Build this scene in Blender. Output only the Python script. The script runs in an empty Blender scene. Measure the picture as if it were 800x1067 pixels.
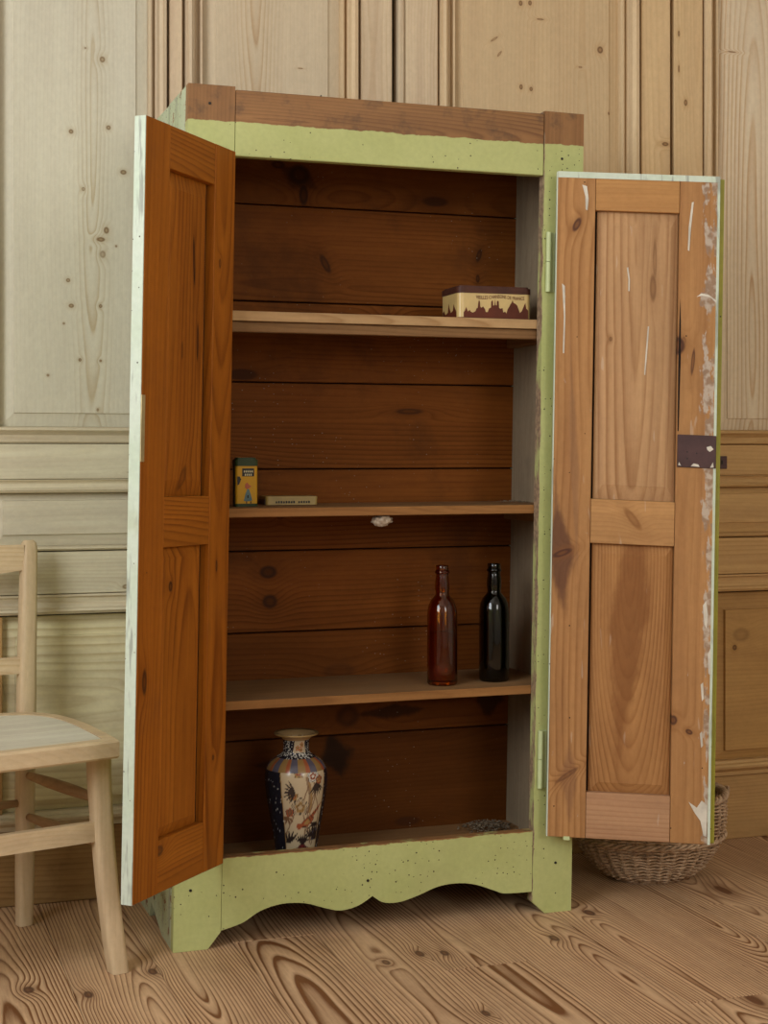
import bpy, bmesh, math, random
import numpy as np
from mathutils import Vector, Matrix
random.seed(7)
RND = random.Random(11)
scene = bpy.context.scene
COL = scene.collection
R = math.radians

# ------------------------------------------------------------------ camera, world, light, exposure
cd = bpy.data.cameras.new('camera')
cam = bpy.data.objects.new('camera', cd)
COL.objects.link(cam)
cd.sensor_fit = 'VERTICAL'
cd.sensor_height = 36.0
cd.lens = 1606.0 / 1067.0 * 36.0
cd.shift_y = -(533.5 - 470.0) / 1067.0
cam.location = (-0.6226, -3.0643, 1.008)
cam.rotation_euler = (R(90), 0, R(-19.0))
cd.clip_start = 0.05
scene.camera = cam

vs = scene.view_settings
vs.view_transform = 'Standard'
try:
    vs.look = 'None'
except Exception:
    pass
vs.gamma = 1.0
vs.use_curve_mapping = False
vs.exposure = 0.43
scene.cycles.use_denoising = True
scene.cycles.max_bounces = 10
scene.cycles.transmission_bounces = 8

world = bpy.data.worlds.new('overcast_sky')
scene.world = world
world.use_nodes = True
wb = world.node_tree.nodes['Background']
wb.inputs[0].default_value = (0.80, 0.90, 1.0, 1)
wb.inputs[1].default_value = 1.0

def area_light(name, loc, rot, sx, sy, power, color):
    ld = bpy.data.lights.new(name, 'AREA')
    ld.shape = 'RECTANGLE'
    ld.size = sx
    ld.size_y = sy
    ld.energy = power
    ld.color = color
    o = bpy.data.objects.new(name, ld)
    COL.objects.link(o)
    o.location = loc
    o.rotation_euler = rot
    return o

# daylight entering through the two windows of the room (window_1 in wall_left, window_2 in wall_front)
XL, XR, YF, YB, ZC = -2.1, 3.0, -5.0, 0.455, 3.1
W1 = dict(y0=-2.8, y1=-1.1, z0=1.2, z1=2.8)
W2 = dict(x0=0.5, x1=1.7, z0=1.4, z1=2.95)
area_light('daylight_window_1', (XL + 0.03, (W1['y0'] + W1['y1']) / 2, (W1['z0'] + W1['z1']) / 2), (0, R(-90), 0), 1.6, 1.7, 56.0, (0.95, 0.98, 1.0))
area_light('daylight_window_2', ((W2['x0'] + W2['x1']) / 2, YF + 0.03, (W2['z0'] + W2['z1']) / 2), (R(90), 0, 0), 1.2, 1.55, 30.0, (1.0, 0.95, 0.86))

# ------------------------------------------------------------------ object helpers
def tag(o, label=None, cat=None, group=None, kind=None):
    if label: o['label'] = label
    if cat: o['category'] = cat
    if group: o['group'] = group
    if kind: o['kind'] = kind
    return o

def empty(name, loc=(0, 0, 0), rz=0.0, parent=None):
    o = bpy.data.objects.new(name, None)
    COL.objects.link(o)
    o.empty_display_size = 0.05
    o.location = loc
    o.rotation_euler = (0, 0, rz)
    if parent: o.parent = parent
    return o

def make(name, bm, mat, parent=None, grain=None, smooth=False, xf=None, wc=None, auto=None):
    """one bmesh -> one object; stores wood coordinates (across, thick, along) in attribute wc"""
    bmesh.ops.recalc_face_normals(bm, faces=bm.faces[:])
    me = bpy.data.meshes.new(name)
    bm.to_mesh(me)
    bm.free()
    co = np.empty(len(me.vertices) * 3, dtype=np.float32)
    me.vertices.foreach_get('co', co)
    co = co.reshape(-1, 3)
    if grain is not None:
        lo, hi = co.min(0), co.max(0)
        ext = hi - lo
        g = 'xyz'.index(grain)
        oth = [i for i in range(3) if i != g]
        oth.sort(key=lambda i: -ext[i])
        ac, th = oth
        mid = (lo + hi) / 2
        w = ext[ac]
        wc = wc or {}
        a = co[:, ac] - mid[ac] + wc.get('a', RND.uniform(-0.7, 0.7) * w)
        along = co[:, g]
        t = (co[:, th] - mid[th]) + wc.get('b', RND.uniform(0.015, 0.05)) + wc.get('tilt', RND.choice((-1, 1)) * RND.uniform(0.015, 0.05)) * (along - mid[g])
        l = along + wc.get('l', RND.uniform(0, 60))
        arr = np.stack([a, t, l], 1).astype(np.float32)
        at = me.attributes.new('wc', 'FLOAT_VECTOR', 'POINT')
        at.data.foreach_set('vector', arr.ravel())
    if xf is not None:
        co2 = np.array([xf(*c) for c in co], dtype=np.float32)
        me.vertices.foreach_set('co', co2.ravel())
    if smooth:
        me.polygons.foreach_set('use_smooth', [True] * len(me.polygons))
        if auto is not None:
            try:
                me.set_sharp_from_angle(angle=R(auto))
            except Exception:
                pass
    me.update()
    o = bpy.data.objects.new(name, me)
    COL.objects.link(o)
    if mat is not None:
        me.materials.append(mat)
    if parent: o.parent = parent
    return o

def box_bm(x0, x1, y0, y1, z0, z1, bev=0.0, seg=1, bm=None):
    bm = bm or bmesh.new()
    vs_ = [bm.verts.new((x, y, z)) for x in (x0, x1) for y in (y0, y1) for z in (z0, z1)]
    f = [(0, 1, 3, 2), (4, 6, 7, 5), (0, 4, 5, 1), (2, 3, 7, 6), (0, 2, 6, 4), (1, 5, 7, 3)]
    fs = [bm.faces.new([vs_[i] for i in q]) for q in f]
    if bev > 0:
        es = list({e for q in fs for e in q.edges})
        bmesh.ops.bevel(bm, geom=es, offset=bev, segments=seg, affect='EDGES', profile=0.5)
    return bm

def box(name, b, mat, parent=None, grain=None, bev=0.0015, xf=None, wc=None):
    return make(name, box_bm(*b, bev=bev), mat, parent, grain, xf=xf, wc=wc)

def prism_bm(pts, d0, d1, fn):
    """polygon pts (p,q) extruded from d0 to d1; fn(p,q,d)->xyz"""
    bm = bmesh.new()
    A = [bm.verts.new(fn(p, q, d0)) for p, q in pts]
    B = [bm.verts.new(fn(p, q, d1)) for p, q in pts]
    n = len(pts)
    bm.faces.new(A)
    bm.faces.new(B[::-1])
    for i in range(n):
        j = (i + 1) % n
        bm.faces.new((A[i], B[i], B[j], A[j]))
    return bm

def lathe_bm(prof, n=48, sx=1.0, sy=1.0, closed=False):
    bm = bmesh.new()
    rings = []
    for r, z in prof:
        if r < 1e-6:
            rings.append([bm.verts.new((0, 0, z))])
        else:
            rings.append([bm.verts.new((r * sx * math.cos(2 * math.pi * i / n), r * sy * math.sin(2 * math.pi * i / n), z)) for i in range(n)])
    for a, b in zip(rings[:-1], rings[1:]):
        for i in range(n):
            j = (i + 1) % n
            if len(a) == 1 and len(b) == 1: continue
            if len(a) == 1: bm.faces.new((a[0], b[j], b[i]))
            elif len(b) == 1: bm.faces.new((a[i], a[j], b[0]))
            else: bm.faces.new((a[i], a[j], b[j], b[i]))
    return bm

def tube_bm(pts, rad, n=8, bm=None, closed=False, caps=True, flat=None):
    """tube along pts; rad number or list"""
    bm = bm or bmesh.new()
    P = [Vector(p) for p in pts]
    m = len(P)
    rads = rad if isinstance(rad, (list, tuple)) else [rad] * m
    rings = []
    for i in range(m):
        if closed:
            t = P[(i + 1) % m] - P[i - 1]
        else:
            t = P[min(i + 1, m - 1)] - P[max(i - 1, 0)]
        t.normalize()
        up = Vector((0, 0, 1)) if abs(t.z) < 0.9 else Vector((0, 1, 0))
        s = t.cross(up).normalized()
        v = s.cross(t).normalized()
        k = flat or 1.0
        rings.append([bm.verts.new(P[i] + rads[i] * (math.cos(2 * math.pi * j / n) * s + k * math.sin(2 * math.pi * j / n) * v)) for j in range(n)])
    rng = range(m) if closed else range(m - 1)
    for i in rng:
        a, b = rings[i], rings[(i + 1) % m]
        for j in range(n):
            k2 = (j + 1) % n
            bm.faces.new((a[j], a[k2], b[k2], b[j]))
    if caps and not closed:
        bm.faces.new(rings[0][::-1])
        bm.faces.new(rings[-1])
    return bm

def field_bm(p0, p1, q0, q1, fp0, fp1, fq0, fq1, dback, dmargin, dramp, dfield, fn):
    """raised-and-fielded panel; d measured outward; fn(p,q,d)->xyz"""
    bm = bmesh.new()
    def rect(a, b, c, e, d):
        return [bm.verts.new(fn(*v, d)) for v in ((a, c), (b, c), (b, e), (a, e))]
    bk = rect(p0, p1, q0, q1, dback)
    ou = rect(p0, p1, q0, q1, dmargin)
    ra = rect(fp0, fp1, fq0, fq1, dramp)
    s = 0.0012
    fi = rect(fp0 + s, fp1 - s, fq0 + s, fq1 - s, dfield)
    bm.faces.new(bk[::-1])
    for A, B in ((bk, ou), (ou, ra), (ra, fi)):
        for i in range(4):
            j = (i + 1) % 4
            bm.faces.new((A[i], A[j], B[j], B[i]))
    bm.faces.new(fi)
    return bm

# ------------------------------------------------------------------ materials
class NT:
    """tiny node-tree writer"""
    def __init__(self, name):
        self.m = bpy.data.materials.new(name)
        self.m.use_nodes = True
        self.t = self.m.node_tree
        self.t.nodes.clear()
        self.out = self.t.nodes.new('ShaderNodeOutputMaterial')
        self.bs = self.t.nodes.new('ShaderNodeBsdfPrincipled')
        self.t.links.new(self.bs.outputs[0], self.out.inputs[0])
    def n(self, ty, **kw):
        nd = self.t.nodes.new(ty)
        for k, v in kw.items(): setattr(nd, k, v)
        return nd
    def set(self, sock, v):
        if isinstance(v, bpy.types.NodeSocket): self.t.links.new(v, sock)
        elif isinstance(v, (tuple, list)) and len(v) == 3 and sock.type == 'RGBA': sock.default_value = (*v, 1)
        else: sock.default_value = v
    def math(self, op, a, b=0.0, c=None, clamp=False):
        nd = self.n('ShaderNodeMath', operation=op, use_clamp=clamp)
        self.set(nd.inputs[0], a); self.set(nd.inputs[1], b)
        if c is not None: self.set(nd.inputs[2], c)
        return nd.outputs[0]
    def vmath(self, op, a, b):
        nd = self.n('ShaderNodeVectorMath', operation=op)
        self.set(nd.inputs[0], a); self.set(nd.inputs[1], b)
        return nd.outputs[1] if op in ('LENGTH', 'DOT_PRODUCT', 'DISTANCE') else nd.outputs[0]
    def sep(self, v):
        nd = self.n('ShaderNodeSeparateXYZ'); self.set(nd.inputs[0], v); return nd.outputs
    def comb(self, x, y, z):
        nd = self.n('ShaderNodeCombineXYZ')
        for s, v in zip(nd.inputs, (x, y, z)): self.set(s, v)
        return nd.outputs[0]
    def noise(self, vec, scale=1.0, detail=2.0, rough=0.5, dist=0.0):
        nd = self.n('ShaderNodeTexNoise')
        self.set(nd.inputs['Vector'], vec)
        nd.inputs['Scale'].default_value = scale
        nd.inputs['Detail'].default_value = detail
        nd.inputs['Roughness'].default_value = rough
        nd.inputs['Distortion'].default_value = dist
        return nd.outputs
    def voro(self, vec, scale=1.0, dim='3D', feat='F1', rnd=1.0):
        nd = self.n('ShaderNodeTexVoronoi', voronoi_dimensions=dim, feature=feat)
        self.set(nd.inputs['Vector'], vec)
        nd.inputs['Scale'].default_value = scale
        nd.inputs['Randomness'].default_value = rnd
        return nd.outputs
    def ramp(self, fac, stops):
        nd = self.n('ShaderNodeValToRGB')
        self.set(nd.inputs[0], fac)
        e = nd.color_ramp.elements
        while len(e) < len(stops): e.new(0.5)
        for s, (p, c) in zip(e, stops):
            s.position = p
            s.color = (c, c, c, 1) if not isinstance(c, tuple) else (*c, 1)
        return nd.outputs[0]
    def mix(self, fac, a, b, mode='MIX'):
        nd = self.n('ShaderNodeMix', data_type='RGBA', blend_type=mode)
        self.set(nd.inputs[0], fac); self.set(nd.inputs[6], a); self.set(nd.inputs[7], b)
        return nd.outputs[2]
    def step(self, v, lo, hi):
        nd = self.n('ShaderNodeMapRange', interpolation_type='SMOOTHSTEP')
        self.set(nd.inputs[0], v)
        nd.inputs[1].default_value = lo; nd.inputs[2].default_value = hi
        nd.inputs[3].default_value = 0.0; nd.inputs[4].default_value = 1.0
        return nd.outputs[0]
    def obj(self):
        return self.n('ShaderNodeTexCoord').outputs['Object']
    def bump(self, h, strength=0.2, dist=0.002):
        nd = self.n('ShaderNodeBump')
        nd.inputs['Strength'].default_value = strength
        nd.inputs['Distance'].default_value = dist
        self.set(nd.inputs['Height'], h)
        self.t.links.new(nd.outputs[0], self.bs.inputs['Normal'])
    def done(self, color, rough=0.6, spec=0.3):
        self.set(self.bs.inputs['Base Color'], color)
        self.set(self.bs.inputs['Roughness'], rough)
        self.bs.inputs['Specular IOR Level'].default_value = spec
        return self.m

def wood_color(T, light, dark, spacing=0.006, contrast=0.6, warp=0.012, fibre=0.25, mottle=0.18,
               knots=(), plane='xz', rknots=0.0, knotcol=(0.10, 0.045, 0.02), sharp=0.55, stains=(), band=0.16, cmin=0.35, knotmid=None, patina=0.14, focus=None):
    """returns (colour socket, height socket) of a sawn pine board"""
    wc = T.n('ShaderNodeAttribute', attribute_name='wc').outputs['Vector']
    s = T.sep(wc)
    n1 = T.noise(T.vmath('MULTIPLY', wc, (7, 7, 1.3)), 1.0, 2.0, 0.5)
    nc = T.sep(n1[1])
    a = T.math('MULTIPLY_ADD', T.math('SUBTRACT', nc[0], 0.5), warp * 2.2, s[0])
    t = T.math('MULTIPLY_ADD', T.math('SUBTRACT', nc[1], 0.5), warp * 2.2, s[1])
    n0 = T.noise(T.vmath('MULTIPLY', wc, (1.0, 1.0, 0.9)), 1.0, 1.0, 0.5)
    t = T.math('MULTIPLY_ADD', T.math('SUBTRACT', n0[0], 0.5), 0.09, t)
    r = T.vmath('LENGTH', T.comb(a, t, 0.0), (0, 0, 0))
    kmask = None
    krim = None
    khalo = None
    if rknots > 0:
        kv = T.voro(T.comb(T.math('MULTIPLY', s[0], 4.2), T.math('MULTIPLY', s[2], 1.5), 0.0), 1.0, '2D')
        pick = T.math('LESS_THAN', T.sep(kv[1])[0], rknots)
        d = T.math('ADD', kv[0], T.math('MULTIPLY', T.math('SUBTRACT', nc[2], 0.5), 0.03))
        g = T.math('EXPONENT', T.math('MULTIPLY', T.math('MULTIPLY', d, d), -22.0))
        g = T.math('MULTIPLY', g, pick)
        r = T.math('MULTIPLY_ADD', g, 0.035, r)
        kmask = T.math('MULTIPLY', T.math('SUBTRACT', 1.0, T.step(d, 0.035, 0.06)), pick)
        khalo = T.math('MULTIPLY', T.math('SUBTRACT', 1.0, T.step(d, 0.04, 0.17)), pick)
    if knots:
        oc = T.sep(T.obj())
        ix = {'xz': (0, 2), 'xy': (0, 1), 'yz': (1, 2)}[plane]
        for kn in knots:
            kx, ky, rx, ry, st = kn[:5]
            ang = kn[5] if len(kn) > 5 else 0.0
            dx = T.math('SUBTRACT', oc[ix[0]], kx); dy = T.math('SUBTRACT', oc[ix[1]], ky)
            if ang:
                ca, sa = math.cos(ang), math.sin(ang)
                ex = T.math('ADD', T.math('MULTIPLY', dx, ca), T.math('MULTIPLY', dy, sa))
                ey = T.math('SUBTRACT', T.math('MULTIPLY', dy, ca), T.math('MULTIPLY', dx, sa))
                dx, dy = ex, ey
            v = T.comb(T.math('DIVIDE', dx, rx), T.math('DIVIDE', dy, ry), 0.0)
            d = T.vmath('LENGTH', v, (0, 0, 0))
            d = T.math('ADD', d, T.math('MULTIPLY', T.math('SUBTRACT', nc[2], 0.5), 0.5))
            g = T.math('EXPONENT', T.math('MULTIPLY', T.math('MULTIPLY', d, d), -0.22))
            r = T.math('MULTIPLY_ADD', g, min(0.03, rx * 1.6), r)
            m = T.math('MULTIPLY', T.math('SUBTRACT', 1.0, T.step(d, 0.55, 1.05)), st)
            h = T.math('MULTIPLY', T.math('SUBTRACT', 1.0, T.step(d, 0.8, 2.6)), st * 0.7)
            rim = T.math('MULTIPLY', m, T.step(d, 0.15, 0.7))
            krim = rim if krim is None else T.math('MAXIMUM', krim, rim)
            kmask = m if kmask is None else T.math('MAXIMUM', kmask, m)
            khalo = h if khalo is None else T.math('MAXIMUM', khalo, h)
    n3 = T.noise(T.vmath('MULTIPLY', wc, (5, 5, 0.9)), 1.0, 2.0, 0.5)
    c3 = T.sep(n3[1])
    ph = T.math('MULTIPLY_ADD', T.math('SUBTRACT', c3[0], 0.5), 2.2, T.math('DIVIDE', r, spacing))
    cmod = T.math('MULTIPLY_ADD', T.step(c3[1], 0.36, 0.62), 1.15 - cmin, cmin)
    f = T.math('FRACT', ph)
    ring = T.ramp(f, [(0.0, 0.25), (0.12, 0.0), (sharp, 0.28), (0.90, 1.0), (1.0, 0.25)])
    fib = T.noise(T.vmath('MULTIPLY', wc, (210, 210, 5)), 1.0, 3.0, 0.65)[0]
    mot = T.noise(T.vmath('MULTIPLY', wc, (11, 11, 1.6)), 1.0, 3.0, 0.55)[0]
    amt = T.math('MULTIPLY', T.math('MULTIPLY', ring, contrast), cmod)
    if focus is not None:
        # the figure is plain near the heart of the board and fades to straight quiet grain beside it
        q_ = T.math('DIVIDE', s[0], focus)
        amt = T.math('MULTIPLY', amt, T.math('MAXIMUM', 0.10, T.math('EXPONENT', T.math('MULTIPLY', T.math('MULTIPLY', q_, q_), -1.0))))
    amt = T.math('MULTIPLY', amt, T.math('MULTIPLY_ADD', mot, 0.9, 0.55))
    amt = T.math('MULTIPLY_ADD', T.math('SUBTRACT', fib, 0.5), fibre * 1.7, amt, clamp=True)
    col = T.mix(amt, light, dark)
    mm = T.math('MULTIPLY_ADD', T.math('SUBTRACT', mot, 0.5), mottle * 2.2, 1.0)
    col = T.mix(1.0, col, T.comb(mm, mm, mm), 'MULTIPLY')
    if band > 0:
        bn = T.noise(T.vmath('MULTIPLY', wc, (38, 38, 0.8)), 1.0, 2.0, 0.55)[0]
        bb = T.math('MULTIPLY_ADD', T.math('SUBTRACT', bn, 0.5), band * 2.4, 1.0)
        bg = T.math('MULTIPLY_ADD', T.math('SUBTRACT', bn, 0.5), band * 3.0, 1.0)
        col = T.mix(1.0, col, T.comb(bb, bg, bg), 'MULTIPLY')
    if stains:
        oc2 = T.sep(T.obj())
        ix = {'xz': (0, 2), 'xy': (0, 1), 'yz': (1, 2)}[plane]
        wob = T.noise(T.vmath('MULTIPLY', T.obj(), (30, 30, 14)), 1.0, 3.0, 0.6)[0]
        for kx, ky, rx, ry, st, ang, sc in stains:
            dx = T.math('SUBTRACT', oc2[ix[0]], kx); dy = T.math('SUBTRACT', oc2[ix[1]], ky)
            ca_, sa_ = math.cos(ang), math.sin(ang)
            ex = T.math('ADD', T.math('MULTIPLY', dx, ca_), T.math('MULTIPLY', dy, sa_))
            ey = T.math('SUBTRACT', T.math('MULTIPLY', dy, ca_), T.math('MULTIPLY', dx, sa_))
            # diamond-like distance with a wobbling rim
            dd = T.math('ADD', T.math('ABSOLUTE', T.math('DIVIDE', ex, rx)), T.math('ABSOLUTE', T.math('DIVIDE', ey, ry)))
            dd = T.math('MULTIPLY_ADD', T.math('SUBTRACT', wob, 0.5), 0.9, dd)
            mk = T.math('MULTIPLY', T.math('SUBTRACT', 1.0, T.step(dd, 0.55, 1.05)), st)
            col = T.mix(mk, col, sc)
    pt = T.noise(T.vmath('MULTIPLY', wc, (95, 95, 60)), 1.0, 5.0, 0.7)[0]
    pp = T.math('MULTIPLY_ADD', T.math('SUBTRACT', pt, 0.5), patina * 2.0, 1.0)
    col = T.mix(1.0, col, T.comb(pp, pp, pp), 'MULTIPLY')
    if khalo is not None:
        col = T.mix(T.math('MULTIPLY', khalo, 0.55), col, dark)
    if kmask is not None:
        heart = knotmid or tuple(0.45 * k_ + 0.55 * d_ for k_, d_ in zip(knotcol, dark))
        col = T.mix(kmask, col, heart if krim is not None else knotcol)
        if krim is not None:
            col = T.mix(krim, col, knotcol)
    hgt = T.math('SUBTRACT', T.math('MULTIPLY', fib, 0.5), T.math('MULTIPLY', ring, 0.6))
    return col, hgt

def wood(name, light, dark, rough=0.62, spec=0.25, bump=0.15, grime=0.0, grimecol=(0.12, 0.07, 0.035), scratches=0.0, holes=0.0, edge=None, specks=0.0, **kw):
    T = NT(name)
    col, h = wood_color(T, light, dark, **kw)
    oc = T.obj()
    if grime > 0:
        g = T.noise(oc, 5.0, 5.0, 0.65)[0]
        col = T.mix(T.math('MULTIPLY', T.step(g, 0.5, 0.75), grime), col, grimecol)
    if scratches > 0:
        sn = T.noise(T.vmath('MULTIPLY', oc, (70, 70, 9)), 1.0, 2.0, 0.5)[0]
        col = T.mix(T.math('MULTIPLY', T.step(sn, 0.70, 0.74), scratches), col, (0.62, 0.55, 0.45))
    if holes > 0:
        v = T.voro(oc, 60.0)
        pk = T.math('LESS_THAN', T.sep(v[1])[0], holes)
        col = T.mix(T.math('MULTIPLY', T.math('LESS_THAN', v[0], 0.10), pk), col, (0.06, 0.03, 0.015))
    if edge is not None:
        # old whitewash left along one upright edge (object x beyond e0 towards e1)
        e0, e1, amount = edge
        so = T.sep(oc)
        near = T.step(so[0], e0, e1) if e1 > e0 else T.math('SUBTRACT', 1.0, T.step(so[0], e1, e0))
        wn = T.noise(T.vmath('MULTIPLY', oc, (55, 55, 16)), 1.0, 4.0, 0.65)[0]
        mk = T.step(T.math('MULTIPLY_ADD', near, 0.26, wn), 0.70, 0.76)
        gn = T.noise(oc, 60.0, 2.0, 0.5)[0]
        col = T.mix(T.math('MULTIPLY', mk, amount), col, T.mix(T.step(gn, 0.4, 0.6), (0.52, 0.47, 0.40), (0.27, 0.20, 0.15)))
    if specks > 0:
        v = T.voro(T.vmath('MULTIPLY', oc, (1.0, 1.0, 1.6)), 95.0)
        pn = T.noise(oc, 6.0, 2.0, 0.5)[0]
        pk = T.math('MULTIPLY', T.math('LESS_THAN', T.sep(v[1])[0], specks), T.step(pn, 0.48, 0.6))
        col = T.mix(T.math('MULTIPLY', T.math('LESS_THAN', v[0], 0.13), pk), col, (0.26, 0.21, 0.15))
    T.bump(h, bump, 0.0012)
    return T.done(col, rough, spec)

def paint(name, base, tint2, bare_above=None, chips=0.5, holes=0.55, bare=((0.28, 0.135, 0.050), (0.13, 0.055, 0.019)), streaks=0.0, rough=0.5, grime=0.35, worn=None):
    """old distempered paint over pine; bare_above = height in object space where the paint stops"""
    T = NT(name)
    oc = T.obj()
    so = T.sep(oc)
    n = T.noise(oc, 7.0, 4.0, 0.6)[0]
    col = T.mix(T.step(n, 0.35, 0.7), base, tint2)
    fine = T.noise(oc, 90.0, 3.0, 0.6)[0]
    fm = T.math('MULTIPLY_ADD', T.math('SUBTRACT', fine, 0.5), 0.25, 1.0)
    col = T.mix(1.0, col, T.comb(fm, fm, fm), 'MULTIPLY')
    wcol, wh = wood_color(T, bare[0], bare[1], spacing=0.007, contrast=0.75, mottle=0.3)
    gn = T.noise(oc, 3.0, 5.0, 0.7)[0]
    col = T.mix(T.math('MULTIPLY', T.step(gn, 0.52, 0.72), grime), col, (0.34, 0.33, 0.13))
    ch = T.noise(oc, 34.0, 5.0, 0.7)[0]
    col = T.mix(T.step(ch, 0.80 - 0.14 * chips, 0.82 - 0.14 * chips), col, wcol)
    if streaks > 0:
        sn = T.noise(T.vmath('MULTIPLY', oc, (60, 60, 6)), 1.0, 3.0, 0.6)[0]
        col = T.mix(T.math('MULTIPLY', T.step(sn, 0.56, 0.66), streaks), col, (0.17, 0.15, 0.14))
    v = T.voro(T.comb(T.math('ADD', so[0], so[1]), so[2], 0.0), 70.0, '2D')
    cl_ = T.noise(oc, 9.0, 1.0, 0.5)[0]
    pk = T.math('LESS_THAN', T.sep(v[1])[0], T.math('MULTIPLY', T.step(cl_, 0.38, 0.62), holes))
    hm = T.math('MULTIPLY', T.math('LESS_THAN', v[0], T.math('MULTIPLY_ADD', T.sep(v[1])[1], 0.07, 0.05)), pk)
    col = T.mix(hm, col, (0.045, 0.03, 0.015))
    if bare_above is not None:
        e = T.noise(T.vmath('MULTIPLY', oc, (30, 30, 30)), 1.0, 3.0, 0.6)[0]
        zz = T.math('MULTIPLY_ADD', T.math('SUBTRACT', e, 0.5), 0.012, so[2])
        dk = T.noise(oc, 14.0, 4.0, 0.65)[0]
        wcol2 = T.mix(T.math('MULTIPLY', T.step(dk, 0.5, 0.68), 0.6), wcol, (0.075, 0.045, 0.028))
        col = T.mix(T.step(zz, bare_above - 0.0012, bare_above + 0.0012), col, wcol2)
    if worn is not None:
        # paint rubbed through along an upright edge that follows the racked carcase
        xe, width = worn
        e2 = T.noise(T.vmath('MULTIPLY', oc, (40, 40, 9)), 1.0, 4.0, 0.65)[0]
        xx_ = T.math('SUBTRACT', so[0], T.math('MULTIPLY', so[2], 0.018))
        xx_ = T.math('MULTIPLY_ADD', T.math('SUBTRACT', e2, 0.5), 0.016, xx_)
        mk = T.math('SUBTRACT', 1.0, T.step(xx_, xe + width - 0.001, xe + width + 0.0012))
        col = T.mix(mk, col, T.mix(T.step(fine, 0.4, 0.6), (0.36, 0.25, 0.155), (0.22, 0.15, 0.095)))
    T.bump(T.math('SUBTRACT', fine, hm), 0.12, 0.001)
    return T.done(col, rough, 0.3)

def plain(name, col, rough=0.6, spec=0.3, metal=0.0, var=0.15, scale=20.0, col2=None):
    T = NT(name)
    oc = T.obj()
    n = T.noise(oc, scale, 4.0, 0.6)[0]
    c2 = col2 or tuple(c * (1 - var * 2) for c in col)
    T.bs.inputs['Metallic'].default_value = metal
    return T.done(T.mix(T.step(n, 0.3, 0.7), col, c2), rough, spec)

PALE = (0.61, 0.55, 0.41); PALE_D = (0.44, 0.31, 0.18)
M = {}
M['pine'] = wood('pale_pine', PALE, PALE_D, spacing=0.010, contrast=0.32, fibre=0.16, mottle=0.10, rknots=0.08, knotcol=(0.16, 0.085, 0.035))
M['pine_clear'] = wood('pale_pine_clear', (0.63, 0.49, 0.325), (0.46, 0.29, 0.15), spacing=0.008, contrast=0.30, fibre=0.16, mottle=0.10)
M['pine_mould'] = wood('pale_pine_moulding', (0.60, 0.475, 0.32), (0.44, 0.27, 0.13), spacing=0.014, contrast=0.25, fibre=0.2, mottle=0.12)
M['pine_low'] = wood('honey_pine', (0.47, 0.28, 0.11), (0.31, 0.155, 0.05), spacing=0.009, contrast=0.42, fibre=0.2, mottle=0.16, rknots=0.25, grime=0.25)
M['honey'] = wood('honey_rail_pine', (0.54, 0.33, 0.135), (0.37, 0.185, 0.06), spacing=0.010, contrast=0.45, fibre=0.3, mottle=0.16, rknots=0.3)
M['warm_mould'] = wood('warm_moulding_pine', (0.65, 0.485, 0.295), (0.46, 0.28, 0.12), spacing=0.014, contrast=0.3, fibre=0.25, mottle=0.12)
M['pale_mould'] = wood('pale_rail_moulding', (0.62, 0.54, 0.385), (0.47, 0.34, 0.18), spacing=0.014, contrast=0.3, fibre=0.2, mottle=0.12)
M['honey_mould'] = wood('honey_moulding_pine', (0.56, 0.35, 0.15), (0.38, 0.19, 0.06), spacing=0.014, contrast=0.3, fibre=0.2, mottle=0.12)
M['dark_gap'] = plain('dark_gap', (0.015, 0.008, 0.005), 0.9)
FK = [(-0.210, -0.181, .010, .022, .85), (-0.312, -0.119, .012, .022, .85), (-0.074, -0.094, .010, .020, .85), (0.897, -0.028, .012, .022, .85), (0.750, -0.160, .010, .022, .8),
      (0.451, -0.166, .009, .020, .85), (0.500, -0.177, .009, .018, .85), (0.449, -0.512, .009, .018, .85), (0.370, -0.194, .009, .018, .7)]
M['floor'] = wood('worn_floor_pine', (0.63, 0.41, 0.235), (0.185, 0.074, 0.026), spacing=0.0072, contrast=1.25, warp=0.012, fibre=0.42, mottle=0.16, rknots=0.12, band=0.14, cmin=0.7, sharp=0.62,
    knots=FK, knotcol=(0.10, 0.05, 0.03), rough=0.6, grime=0.2, plane='xy')
M['back'] = wood('shade_darkened_boards', (0.195, 0.060, 0.009), (0.085, 0.024, 0.004), spec=0.08, specks=0.3, spacing=0.011, contrast=0.45, fibre=0.3, mottle=0.3, rknots=0.35, knotcol=(0.035, 0.015, 0.008), grime=0.5, grimecol=(0.055, 0.020, 0.007))  # brown boards, the shade inside the cupboard darkened into their colour
M['grey_side'] = wood('greyed_pine', (0.27, 0.205, 0.13), (0.15, 0.105, 0.06), spec=0.1, spacing=0.012, contrast=0.4, fibre=0.4, mottle=0.25, grime=0.4, grimecol=(0.10, 0.08, 0.06))
M['shelf'] = wood('dusty_shelf_pine', (0.25, 0.135, 0.058), (0.13, 0.06, 0.022), spec=0.1, spacing=0.008, contrast=0.5, fibre=0.3, mottle=0.25, grime=0.4, grimecol=(0.17, 0.12, 0.075))
M['shelf_edge'] = wood('shelf_edge_pine', (0.29, 0.135, 0.045), (0.14, 0.055, 0.016), spec=0.1, spacing=0.006, contrast=0.6, fibre=0.4, mottle=0.2)
GREEN = (0.465, 0.485, 0.195)
M['shelf_edge_pale'] = wood('pale_shelf_edge_pine', (0.46, 0.29, 0.14), (0.27, 0.14, 0.055), spacing=0.006, contrast=0.6, fibre=0.4, mottle=0.3, spec=0.1)
M['green'] = paint('apple_green_paint', GREEN, (0.43, 0.455, 0.17))
M['green_top'] = paint('apple_green_paint_stripped', GREEN, (0.43, 0.455, 0.17), bare_above=1.678, holes=0.2)
M['green_apron'] = paint('apple_green_apron_paint', GREEN, (0.43, 0.455, 0.17), bare_above=0.1805)
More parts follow.
